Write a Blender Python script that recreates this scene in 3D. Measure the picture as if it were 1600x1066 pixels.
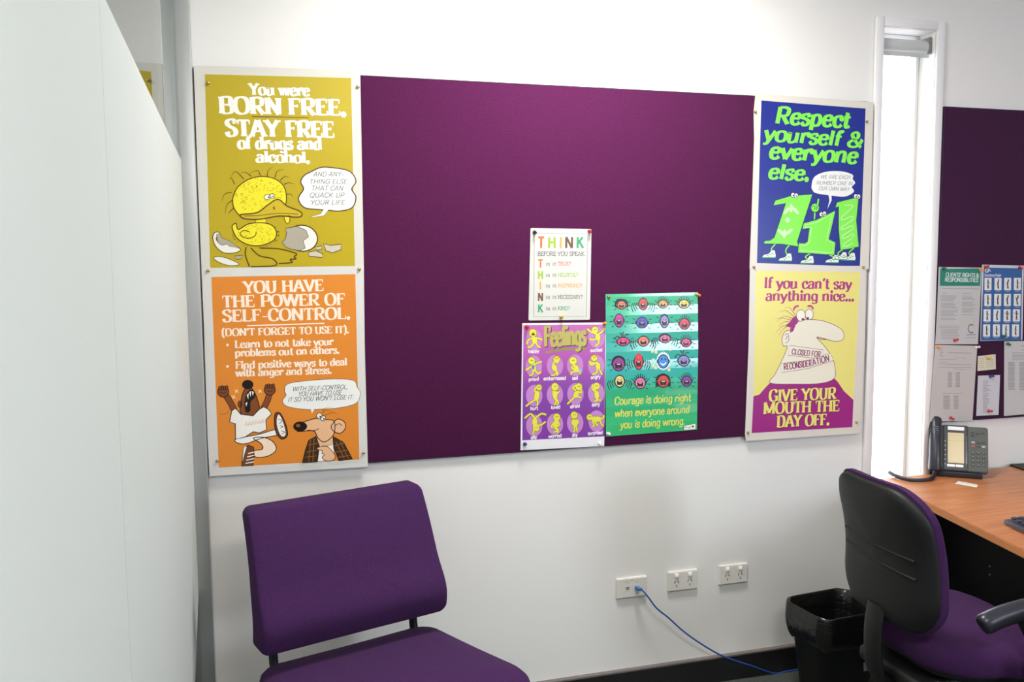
import bpy, bmesh, math, random
from math import sin, cos, tan, pi, radians, sqrt
from mathutils import Vector, Matrix
from mathutils.geometry import tessellate_polygon
random.seed(4)
S = bpy.context.scene
COL = S.collection
for o in list(bpy.data.objects):
    bpy.data.objects.remove(o)

# ------------------------------------------------------------------ camera
F_PX, YAW, PITCH, ROLL = 1369.487, radians(16.3085), radians(5.11035), radians(-0.43978)
CAM = Vector((0, -2.75676, 1.52972))
FW = Vector((sin(YAW)*cos(PITCH), cos(YAW)*cos(PITCH), -sin(PITCH)))
_r = Vector((cos(YAW), -sin(YAW), 0)); _u = _r.cross(FW)
RT = _r*cos(ROLL)+_u*sin(ROLL); UP = -_r*sin(ROLL)+_u*cos(ROLL)
cam = bpy.data.cameras.new('camera'); cam.sensor_width = 36; cam.sensor_fit = 'HORIZONTAL'
cam.lens = F_PX/1600*36; cam.clip_start = 0.02; cam.clip_end = 60
co = bpy.data.objects.new('camera', cam); COL.objects.link(co)
m = Matrix((RT, UP, -FW)).transposed().to_4x4(); m.translation = CAM
co.matrix_world = m
S.camera = co

# ------------------------------------------------------------------ world, lights, exposure
S.view_settings.view_transform = 'Standard'; S.view_settings.look = 'None'
S.view_settings.gamma = 1; S.view_settings.use_curve_mapping = False
S.view_settings.exposure = 0.0
W = bpy.data.worlds.new('overcast sky'); S.world = W; W.use_nodes = True
bg = W.node_tree.nodes['Background']; bg.inputs[0].default_value = (0.93, 0.93, 1.0, 1); bg.inputs[1].default_value = 9.0

def area(name, loc, target, sx, sy, energy, color):
    l = bpy.data.lights.new(name, 'AREA'); l.shape = 'RECTANGLE'; l.size = sx; l.size_y = sy
    l.energy = energy; l.color = color
    o = bpy.data.objects.new(name, l); COL.objects.link(o); o.location = loc
    d = Vector(target)-Vector(loc)
    o.rotation_euler = d.to_track_quat('-Z', 'Y').to_euler()
    return o
LAMP_1 = (0.98, -0.68); FILL_LAMP = (0.75, -3.0)
area('ceiling_lamp', (LAMP_1[0], LAMP_1[1], 2.655), (LAMP_1[0], LAMP_1[1], 0), 0.50, 0.36, 38, (1.0, 0.975, 0.93))
area('ceiling_lamp', (FILL_LAMP[0], FILL_LAMP[1], 2.655), (FILL_LAMP[0], FILL_LAMP[1], 0), 1.1, 0.5, 40, (1.0, 0.975, 0.93))  # added fill lamp with no known source, lifts the lower wall
area('corridor_backlight', (-1.0, -2.4, 2.655), (-1.0, -2.4, 0), 0.5, 1.6, 135, (1.0, 0.98, 0.95))  # unseen lamp added behind the film to brighten it
area('daylight', (3.72, -4.42, 1.5), (0.9, 0, 0.9), 0.8, 1.1, 44, (0.74, 0.83, 1.0))

# ------------------------------------------------------------------ pixel of the photograph -> point on a plane of the place
def ray(x, y): return (x-800)*RT-(y-533)*UP+F_PX*FW
def on_y(x, y, Y=0.0):
    D = ray(x, y); return CAM+D*((Y-CAM.y)/D.y)
def on_x(x, y, X):
    D = ray(x, y); return CAM+D*((X-CAM.x)/D.x)
def on_z(x, y, Z):
    D = ray(x, y); return CAM+D*((Z-CAM.z)/D.z)

# ------------------------------------------------------------------ materials
def lin(c):
    c = c/255.0
    return c/12.92 if c <= 0.04045 else ((c+0.055)/1.055)**2.4
def rgb(c): return (lin(c[0]), lin(c[1]), lin(c[2]), 1)
MATS = {}
def mat(name, c, rough=0.5, spec=0.5, metal=0.0, bump=0.0, bscale=60, vary=0.0, vscale=40, coat=0.0, sheen=0.0, stretch=(1,1,1)):
    if name in MATS: return MATS[name]
    m = bpy.data.materials.new(name); m.use_nodes = True; N = m.node_tree.nodes; L = m.node_tree.links
    b = N['Principled BSDF']; b.inputs['Base Color'].default_value = rgb(c)
    b.inputs['Roughness'].default_value = rough; b.inputs['Metallic'].default_value = metal
    b.inputs['Specular IOR Level'].default_value = spec
    b.inputs['Coat Weight'].default_value = coat; b.inputs['Coat Roughness'].default_value = 0.12
    b.inputs['Sheen Weight'].default_value = sheen
    if bump or vary:
        tc = N.new('ShaderNodeTexCoord'); mp = N.new('ShaderNodeMapping'); mp.inputs['Scale'].default_value = stretch
        L.new(tc.outputs['Object'], mp.inputs[0])
    if vary:
        n = N.new('ShaderNodeTexNoise'); n.inputs['Scale'].default_value = vscale; n.inputs['Detail'].default_value = 5
        L.new(mp.outputs[0], n.inputs['Vector'])
        r = N.new('ShaderNodeValToRGB'); r.color_ramp.elements[0].position = 0.3; r.color_ramp.elements[1].position = 0.7
        a = rgb(c); r.color_ramp.elements[0].color = (a[0]*(1-vary), a[1]*(1-vary), a[2]*(1-vary), 1)
        r.color_ramp.elements[1].color = (a[0]*(1+vary), a[1]*(1+vary), a[2]*(1+vary), 1)
        L.new(n.outputs['Fac'], r.inputs[0]); L.new(r.outputs[0], b.inputs['Base Color'])
    if bump:
        n = N.new('ShaderNodeTexNoise'); n.inputs['Scale'].default_value = bscale; n.inputs['Detail'].default_value = 3
        L.new(mp.outputs[0], n.inputs['Vector'])
        bp = N.new('ShaderNodeBump'); bp.inputs['Strength'].default_value = bump; bp.inputs['Distance'].default_value = 0.004
        L.new(n.outputs['Fac'], bp.inputs['Height']); L.new(bp.outputs[0], b.inputs['Normal'])
    MATS[name] = m
    return m
def ink(c, gloss=0.30):
    """printed paper: glossy stock that buckles a little"""
    return mat('print_%d_%d_%d_%d' % (c[0], c[1], c[2], int(gloss*100)), c, gloss, 0.4, bump=0.10, bscale=7)
def grad(name, stops, rough=0.3, along='Z', lo=-0.2, hi=0.2, folds=0.0):
    m = bpy.data.materials.new(name); m.use_nodes = True; N = m.node_tree.nodes; L = m.node_tree.links
    b = N['Principled BSDF']; b.inputs['Roughness'].default_value = rough
    tc = N.new('ShaderNodeTexCoord'); sx = N.new('ShaderNodeSeparateXYZ'); L.new(tc.outputs['Object'], sx.inputs[0])
    mr = N.new('ShaderNodeMapRange'); mr.inputs[1].default_value = lo; mr.inputs[2].default_value = hi
    L.new(sx.outputs[along], mr.inputs[0])
    r = N.new('ShaderNodeValToRGB'); e = r.color_ramp.elements
    e[0].position, e[0].color = stops[0][0], rgb(stops[0][1]); e[1].position, e[1].color = stops[-1][0], rgb(stops[-1][1])
    for p, c in stops[1:-1]:
        q = e.new(p); q.color = rgb(c)
    L.new(mr.outputs[0], r.inputs[0]); L.new(r.outputs[0], b.inputs['Base Color'])
    n = N.new('ShaderNodeTexNoise'); n.inputs['Scale'].default_value = 9; L.new(tc.outputs['Object'], n.inputs['Vector'])
    bp = N.new('ShaderNodeBump'); bp.inputs['Strength'].default_value = 0.12; bp.inputs['Distance'].default_value = 0.004
    L.new(n.outputs['Fac'], bp.inputs['Height'])
    if folds:
        w = N.new('ShaderNodeTexWave'); w.bands_direction = 'Z'; w.wave_profile = 'TRI'; w.inputs['Scale'].default_value = folds
        w.inputs['Distortion'].default_value = 0.4
        L.new(tc.outputs['Object'], w.inputs['Vector'])
        b2 = N.new('ShaderNodeBump'); b2.inputs['Strength'].default_value = 0.30; b2.inputs['Distance'].default_value = 0.004
        L.new(w.outputs['Fac'], b2.inputs['Height']); L.new(bp.outputs[0], b2.inputs['Normal']); L.new(b2.outputs[0], b.inputs['Normal'])
    else:
        L.new(bp.outputs[0], b.inputs['Normal'])
    return m
def glass_mat(name, ior, tint):
    if name in MATS: return MATS[name]
    m = bpy.data.materials.new(name); m.use_nodes = True; N = m.node_tree.nodes; L = m.node_tree.links
    N.remove(N['Principled BSDF']); out = N['Material Output']
    t = N.new('ShaderNodeBsdfTransparent'); t.inputs[0].default_value = tint
    g = N.new('ShaderNodeBsdfGlossy'); g.inputs['Roughness'].default_value = 0.0; g.inputs[0].default_value = (0.95, 0.97, 0.96, 1)
    f = N.new('ShaderNodeFresnel'); f.inputs[0].default_value = ior
    x = N.new('ShaderNodeMixShader'); L.new(f.outputs[0], x.inputs[0]); L.new(t.outputs[0], x.inputs[1]); L.new(g.outputs[0], x.inputs[2])
    L.new(x.outputs[0], out.inputs[0]); MATS[name] = m
    return m
def film_mat():
    m = bpy.data.materials.new('frosted_film'); m.use_nodes = True; N = m.node_tree.nodes; L = m.node_tree.links
    N.remove(N['Principled BSDF']); out = N['Material Output']
    d = N.new('ShaderNodeBsdfDiffuse'); d.inputs[0].default_value = (0.80, 0.83, 0.81, 1)
    t = N.new('ShaderNodeBsdfTranslucent'); t.inputs[0].default_value = (0.80, 0.84, 0.83, 1)
    x = N.new('ShaderNodeMixShader'); x.inputs[0].default_value = 0.35
    L.new(d.outputs[0], x.inputs[1]); L.new(t.outputs[0], x.inputs[2]); L.new(x.outputs[0], out.inputs[0])
    return m
def emit_mat(name, c, s):
    m = bpy.data.materials.new(name); m.use_nodes = True; N = m.node_tree.nodes
    b = N['Principled BSDF']; b.inputs['Base Color'].default_value = rgb(c)
    b.inputs['Emission Color'].default_value = rgb(c); b.inputs['Emission Strength'].default_value = s
    return m
M_wall = mat('wall_paint', (236, 234, 230), 0.55, 0.3, bump=0.05, bscale=300)
M_ceil = mat('ceiling_tile', (235, 235, 232), 0.8, 0.2)
M_trim = mat('white_trim', (238, 236, 236), 0.35, 0.4)
M_far = mat('low_bounce_grey', (150, 148, 150), 0.6, 0.3)  # unseen walls greyed to weaken the light they bounce back
M_grey = mat('grey_corridor_paint', (196, 197, 198), 0.6, 0.3)
M_carpet = mat('grey_green_carpet', (84, 90, 84), 0.95, 0.1, bump=0.8, bscale=500, vary=0.45, vscale=260)
M_skirt = mat('black_skirting', (30, 29, 31), 0.35, 0.5)
M_skirt_lit = mat('skirting_lit_top', (118, 110, 108), 0.5, 0.4)  # ceiling light on the black top face, painted in as grey
M_alu = mat('satin_aluminium', (186, 188, 187), 0.38, 0.5, metal=0.55)
M_felt = mat('purple_felt', (80, 28, 68), 0.95, 0.08, bump=0.5, bscale=420, vary=0.2, vscale=220, sheen=0.05)
M_felt2 = mat('dark_purple_felt', (58, 25, 56), 0.95, 0.1, bump=0.5, bscale=420, vary=0.16, vscale=220, sheen=0.1)
M_edge = mat('pinboard_edging', (60, 40, 62), 0.5, 0.3)
M_seatfab = mat('purple_upholstery', (67, 38, 80), 0.95, 0.06, bump=0.35, bscale=700, vary=0.22, vscale=420, sheen=0.03)
M_tube = mat('black_steel_tube', (18, 18, 20), 0.35, 0.5)
M_blk = mat('black_moulded_plastic', (21, 22, 22), 0.5, 0.4, bump=0.12, bscale=900)
M_arm = mat('charcoal_soft_plastic', (46, 47, 56), 0.32, 0.5)
M_wood = None
M_plate = mat('ivory_plastic', (226, 222, 214), 0.35, 0.5)
M_white = mat('white_plastic', (244, 243, 240), 0.3, 0.5)
M_slot = mat('dark_slot', (70, 66, 62), 0.6, 0.2)
M_bin = mat('black_bin_plastic', (12, 12, 13), 0.45, 0.4)
M_bag = mat('black_bin_liner', (20, 20, 20), 0.25, 0.6, bump=1.0, bscale=22, stretch=(1.0, 1.0, 2.4))
M_blue = mat('blue_cable_sheath', (40, 82, 165), 0.4, 0.5)
M_bluec = mat('blue_plug_boot', (40, 110, 180), 0.35, 0.5)
M_brass = mat('brass_pin', (200, 180, 120), 0.22, 0.5, metal=0.9)

def wood():
    m = bpy.data.materials.new('cherry_laminate'); m.use_nodes = True; N = m.node_tree.nodes; L = m.node_tree.links
    b = N['Principled BSDF']; b.inputs['Roughness'].default_value = 0.38
    tc = N.new('ShaderNodeTexCoord'); mp = N.new('ShaderNodeMapping'); mp.inputs['Scale'].default_value = (3, 40, 40)
    mp.inputs['Rotation'].default_value = (0, 0, radians(-35))
    L.new(tc.outputs['Object'], mp.inputs[0])
    n = N.new('ShaderNodeTexNoise'); n.inputs['Scale'].default_value = 1.6; n.inputs['Detail'].default_value = 6; n.inputs['Distortion'].default_value = 0.6
    L.new(mp.outputs[0], n.inputs['Vector'])
    r = N.new('ShaderNodeValToRGB'); e = r.color_ramp.elements
    e[0].position = 0.3; e[0].color = rgb((176, 106, 62)); e[1].position = 0.72; e[1].color = rgb((206, 136, 86))
    L.new(n.outputs['Fac'], r.inputs[0]); L.new(r.outputs[0], b.inputs['Base Color'])
    return m
M_wood = wood()

# ------------------------------------------------------------------ object helpers
def link(o): COL.objects.link(o); return o
def tag(o, label=None, cat=None, group=None, kind=None):
    if label: o['label'] = label
    if cat: o['category'] = cat
    if group: o['group'] = group
    if kind: o['kind'] = kind
    return o
def thing(name, label, cat, loc=(0, 0, 0), rz=0, group=None):
    o = bpy.data.objects.new(name, None); o.empty_display_size = 0.05; link(o)
    o.location = loc; o.rotation_euler = (0, 0, rz)
    return tag(o, label, cat, group)
def obj(name, bm, mats, parent=None, smooth=None, origin=None):
    if origin is not None:
        bmesh.ops.translate(bm, verts=bm.verts, vec=-Vector(origin))
    me = bpy.data.meshes.new(name); bm.to_mesh(me); bm.free()
    if not isinstance(mats, (list, tuple)): mats = [mats]
    for m in mats: me.materials.append(m)
    o = bpy.data.objects.new(name, me); link(o)
    if origin is not None: o.location = origin
    if parent: o.parent = parent
    if smooth:
        for p in me.polygons: p.use_smooth = True
        me.set_sharp_from_angle(angle=radians(smooth))
    return o
def bx(bm, c, s, rot=None, bev=0.0, seg=2, mi=0):
    """box of size s at c (optionally rotated, bevelled) added to bm"""
    b2 = bmesh.new(); bmesh.ops.create_cube(b2, size=1)
    bmesh.ops.scale(b2, vec=s, verts=b2.verts)
    if bev: bmesh.ops.bevel(b2, geom=b2.edges[:], offset=bev, segments=seg, affect='EDGES', profile=0.5)
    if rot: bmesh.ops.rotate(b2, cent=(0, 0, 0), matrix=rot, verts=b2.verts)
    bmesh.ops.translate(b2, vec=c, verts=b2.verts)
    merge(bm, b2, mi)
def merge(bm, b2, mi=None):
    mp = {v: bm.verts.new(v.co) for v in b2.verts}
    for f in b2.faces:
        try:
            g = bm.faces.new([mp[v] for v in f.verts]); g.material_index = f.material_index if mi is None else mi
        except ValueError: pass
    b2.free()
def box(name, lo, hi, m, parent=None, bev=0.0, kind=None):
    bm = bmesh.new(); lo = Vector(lo); hi = Vector(hi)
    bx(bm, (lo+hi)/2, hi-lo, bev=bev)
    o = obj(name, bm, m, parent, smooth=40 if bev else None)
    if kind: o['kind'] = kind
    return o
def catmull(P, n=8, closed=False):
    P = [Vector(p) for p in P]; out = []; k = len(P)
    rng = range(k) if closed else range(k-1)
    for i in rng:
        if closed: a, b, c, d = P[i-1], P[i], P[(i+1) % k], P[(i+2) % k]
        else: a, b, c, d = P[max(i-1, 0)], P[i], P[i+1], P[min(i+2, k-1)]
        for j in range(n):
            t = j/n
            out.append(0.5*((2*b)+(c-a)*t+(2*a-5*b+4*c-d)*t*t+(3*b-a-3*c+d)*t**3))
    if not closed: out.append(P[-1])
    return out
def tube(bm, pts, r, n=10, caps=True, mi=0, flat=1.0):
    pts = [Vector(p) for p in pts]; rings = []
    t0 = (pts[1]-pts[0]).normalized()
    up = Vector((0, 0, 1)) if abs(t0.z) < 0.9 else Vector((1, 0, 0))
    nrm = t0.cross(up).normalized()
    for i, p in enumerate(pts):
        t = (pts[min(i+1, len(pts)-1)]-pts[max(i-1, 0)]).normalized()
        nrm = (nrm-t*nrm.dot(t)).normalized(); b = t.cross(nrm)
        rr = r[i] if isinstance(r, (list, tuple)) else r
        rings.append([bm.verts.new(p+nrm*cos(2*pi*j/n)*rr+b*sin(2*pi*j/n)*rr*flat) for j in range(n)])
    for a, b in zip(rings, rings[1:]):
        for j in range(n):
            f = bm.faces.new((a[j], a[(j+1) % n], b[(j+1) % n], b[j])); f.material_index = mi
    if caps:
        f = bm.faces.new(rings[0][::-1]); f.material_index = mi
        f = bm.faces.new(rings[-1]); f.material_index = mi
def lathe(bm, prof, n=16, axis='Z', at=(0, 0, 0), mi=0):
    rings = []
    for r, h in prof:
        ring = []
        for j in range(n):
            a = 2*pi*j/n; p = (r*cos(a), r*sin(a), h)
            if axis == '-Y': p = (r*cos(a), -h, r*sin(a))
            if axis == 'X': p = (h, r*cos(a), r*sin(a))
            ring.append(bm.verts.new(Vector(at)+Vector(p)))
        rings.append(ring)
    for a, b in zip(rings, rings[1:]):
        for j in range(n):
            f = bm.faces.new((a[j], a[(j+1) % n], b[(j+1) % n], b[j])); f.material_index = mi
    f = bm.faces.new(rings[0]); f.material_index = mi
    f = bm.faces.new(rings[-1]); f.material_index = mi
def rrect(w, h, r, n=8, wt=None):
    """rounded rectangle outline, half-width w (wt at the top), half-height h"""
    out = []
    wt = w if wt is None else wt
    for cx, cy, a0 in ((wt-r, h-r, 0), (-wt+r, h-r, 90), (-w+r, -h+r, 180), (w-r, -h+r, 270)):
        for i in range(n+1):
            a = radians(a0+90*i/n); out.append((cx+r*cos(a), cy+r*sin(a)))
    return out
def pillow(bm, outline, rings, place, mi=0):
    """closed cushion: outline scaled per ring (inset metres, height), each point sent through place(u, v, h)"""
    dense = []
    for i, (u, v) in enumerate(outline):                # long straight sides get points too, so they can follow a curve
        u2, v2 = outline[(i+1) % len(outline)]; k = max(1, int(sqrt((u2-u)**2+(v2-v)**2)/.02))
        dense += [(u+(u2-u)*j/k, v+(v2-v)*j/k) for j in range(k)]
    outline = dense; rr = []
    for ins, h in rings:
        ring = []
        for u, v in outline:
            d = sqrt(u*u+v*v); k = max(0.02, 1-ins/d) if ins < 5 else 0.02
            ring.append(bm.verts.new(place(u*k, v*k, h)))
        rr.append(ring)
    n = len(outline)
    for a, b in zip(rr, rr[1:]):
        for j in range(n):
            f = bm.faces.new((a[j], a[(j+1) % n], b[(j+1) % n], b[j])); f.material_index = mi
    f = bm.faces.new(rr[0][::-1]); f.material_index = mi
    f = bm.faces.new(rr[-1]); f.material_index = mi

# ------------------------------------------------------------------ the room
XR, YF, ZC, XC = 4.3, -4.6, 2.70, -1.75
box('floor', (XC-.1, YF-.1, -0.08), (XR+.1, 0.12, 0), M_carpet, kind='structure')
bm = bmesh.new()
for lo, hi in (((XC-.1, YF-.1, ZC), (XR+.1, 0.12, ZC+.08)),):
    bx(bm, (Vector(lo)+Vector(hi))/2, Vector(hi)-Vector(lo))
obj('ceiling', bm, M_ceil)['kind'] = 'structure'
WX0, WX1, WZ0, WZ1 = 2.216, 2.450, 0.50, 2.372          # window opening
bm = bmesh.new()
for lo, hi in (((XC-.1, 0, 0), (WX0, .12, ZC)), ((WX1, 0, 0), (XR+.1, .12, ZC)), ((WX0, 0, WZ1), (WX1, .12, ZC)), ((WX0, 0, 0), (WX1, .12, WZ0))):
    bx(bm, (Vector(lo)+Vector(hi))/2, Vector(hi)-Vector(lo))
obj('wall_back', bm, M_wall)['kind'] = 'structure'
box('wall_right', (XR, YF, 0), (XR+.1, 0, ZC), M_far, kind='structure')
box('wall_corridor', (XC-.1, YF, 0), (XC, 0, ZC), M_grey, kind='structure')
# wall behind the camera with the daylight window
RX0, RX1, RZ0, RZ1 = 3.25, 4.1, 0.9, 2.1
bm = bmesh.new()
for lo, hi in (((XC-.1, YF-.1, 0), (RX0, YF, ZC)), ((RX1, YF-.1, 0), (XR+.1, YF, ZC)), ((RX0, YF-.1, RZ1), (RX1, YF, ZC)), ((RX0, YF-.1, 0), (RX1, YF, RZ0))):
    bx(bm, (Vector(lo)+Vector(hi))/2, Vector(hi)-Vector(lo))
obj('wall_front', bm, M_far)['kind'] = 'structure'

def frame_bm(x0, x1, z0, z1, t, y0, y1, bev=0.004, bottom=True):
    bm = bmesh.new()
    bx(bm, ((x0+t/2), (y0+y1)/2, (z0+z1)/2), (t, y1-y0, z1-z0), bev=bev)
    bx(bm, ((x1-t/2), (y0+y1)/2, (z0+z1)/2), (t, y1-y0, z1-z0), bev=bev)
    bx(bm, ((x0+x1)/2, (y0+y1)/2, z1-t/2), (x1-x0-2*t, y1-y0, t), bev=bev)
    if bottom: bx(bm, ((x0+x1)/2, (y0+y1)/2, z0+t/2), (x1-x0-2*t, y1-y0, t), bev=bev)
    return bm
w1 = bpy.data.objects.new('window_1', None); link(w1); w1['kind'] = 'structure'; w1.location = (0, 0, 0)
obj('window_frame', frame_bm(WX0-.034, WX1+.034, WZ0-.034, WZ1+.034, 0.034, -0.014, -0.0005), M_trim, w1, smooth=40)
obj('window_sash', frame_bm(WX0+.001, WX1-.001, WZ0+.001, WZ1-.001, 0.014, 0.078, 0.112, 0.002), M_trim, w1, smooth=40)
bm = bmesh.new(); bx(bm, ((WX0+WX1)/2, 0.095, (WZ0+WZ1)/2), (WX1-WX0-.03, 0.006, WZ1-WZ0-.03))
obj('glass_pane', bm, glass_mat('window_glass', 1.45, (0.97, 0.98, 0.98, 1)), w1)
w2 = bpy.data.objects.new('window_2', None); link(w2); w2['kind'] = 'structure'
obj('window_frame', frame_bm(RX0+.001, RX1-.001, RZ0+.001, RZ1-.001, 0.04, YF-.09, YF-.02), M_trim, w2, smooth=40)
bm = bmesh.new(); bx(bm, ((RX0+RX1)/2, YF-.05, (RZ0+RZ1)/2), (RX1-RX0-.09, 0.006, RZ1-RZ0-.09))
obj('glass_pane', bm, glass_mat('window_glass', 1.45, (0.97, 0.98, 0.98, 1)), w2)
# skirting: black board, ceiling light painted on its top as a paler strip
bm = bmesh.new()
bx(bm, ((-0.150+WX0+2.0)/2, -0.0095, 0.0450), (WX0+2.0+0.150, 0.018, 0.0900))
bx(bm, ((-0.150+WX0+2.0)/2, -0.0095, 0.0930), (WX0+2.0+0.150, 0.018, 0.0056), mi=1)
obj('baseboard_back', bm, [M_skirt, M_skirt_lit])['kind'] = 'structure'

# ceiling lights (recessed diffuser panels; those for the fill and corridor are added)
M_diff = emit_mat('lamp_diffuser', (250, 248, 240), 2.0)
def ceil_light(x, y, sx, sy, name='ceiling_light'):
    t = bpy.data.objects.new(name, None); link(t); t.location = (x, y, ZC); t['kind'] = 'structure'
    bm = bmesh.new()
    for dx, dy, ax, ay in ((-sx/2, 0, .03, sy+.03), (sx/2, 0, .03, sy+.03), (0, -sy/2, sx-.03, .03), (0, sy/2, sx-.03, .03)):
        bx(bm, (dx, dy, -.0125), (ax, ay, .025))
    obj('light_frame', bm, M_trim, t)
    bm = bmesh.new(); bx(bm, (0, 0, -.012), (sx-.034, sy-.034, .008)); obj('diffuser', bm, M_diff, t)
ceil_light(LAMP_1[0], LAMP_1[1], 0.56, 0.42); ceil_light(FILL_LAMP[0], FILL_LAMP[1], 1.2, 0.6); ceil_light(-1.0, -2.4, 0.6, 1.7)

# ------------------------------------------------------------------ glazed partition on the left with its privacy film
GX = -0.191
wl = bpy.data.objects.new('wall_left', None); link(wl); wl['kind'] = 'structure'
box('mullion', (GX-.018, -0.055, 0), (-0.1525, -0.0005, ZC), M_alu, wl, bev=0.002)
box('floor_track', (GX-.020, YF, 0.0), (GX+.012, -0.055, 0.05), M_alu, wl)
box('head_track', (GX-.020, YF, ZC-.05), (GX+.012, -0.055, ZC), M_alu, wl)
M_pgl = glass_mat('partition_glass', 1.62, (0.86, 0.89, 0.885, 1))
JY = -1.425
for a, b in ((-0.0555, JY+.0015), (JY-.0015, YF)):
    box('glass_pane', (GX-.010, min(a, b), 0.05), (GX, max(a, b), ZC-.05), M_pgl, wl)
box('glazing_joint', (GX-.0096, JY-.0015, 0.05), (GX+.0002, JY+.0015, ZC-.05), mat('grey_silicone', (176, 188, 184), 0.5), wl)
M_film = film_mat()
# top and bottom edge of the film follow gentle slopes along the glass
def ztop(y): return 1.829+(1.906-1.829)*min(1.0, (-0.055-y)/1.31)
def zbot(y): return 0.560+(0.372-0.560)*min(1.0, (-0.055-y)/0.30)
for a, b in ((-0.0565, JY+.0016), (JY-.0016, YF+.02)):
    bm = bmesh.new(); n = 24
    up = []; dn = []
    for i in range(n+1):
        y = a+(b-a)*i/n
        up.append((y, ztop(y))); dn.append((y, zbot(y)))
    loop = up+dn[::-1]
    v0 = [bm.verts.new((GX+.0004, y, z)) for y, z in loop]; v1 = [bm.verts.new((GX+.0010, y, z)) for y, z in loop]
    bm.faces.new(v0); bm.faces.new(v1[::-1])
    for i in range(len(loop)):
        j = (i+1) % len(loop); bm.faces.new((v0[i], v0[j], v1[j], v1[i]))
    bmesh.ops.triangulate(bm, faces=[f for f in bm.faces if len(f.verts) > 4])
    obj('frosted_film', bm, M_film, wl)

# ------------------------------------------------------------------ pinboards
BT = 0.014
def pinboard(label, x0, x1, z0, z1, m):
    t = thing('pinboard', label, 'pinboard', ((x0+x1)/2, 0, z0))
    hw = (x1-x0)/2
    bm = bmesh.new(); bx(bm, (0, -BT/2-.0005, (z1-z0)/2), (2*hw-.006, BT-.001, z1-z0-.006), bev=0.0015)
    obj('felt_panel', bm, m, t, smooth=40)
    bm = frame_bm(-hw, hw, 0, z1-z0, 0.0028, -BT+.001, -0.0005, 0.0006)
    obj('edging', bm, M_edge, t)
    return t
pinboard('large purple felt pinboard running from the glass partition to the window', -0.1495, 2.150, 0.9015, 2.1015, M_felt)
pinboard('purple felt pinboard above the desk, right of the window', 2.4905, 3.75, 0.9015, 2.0985, M_felt2)

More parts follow.
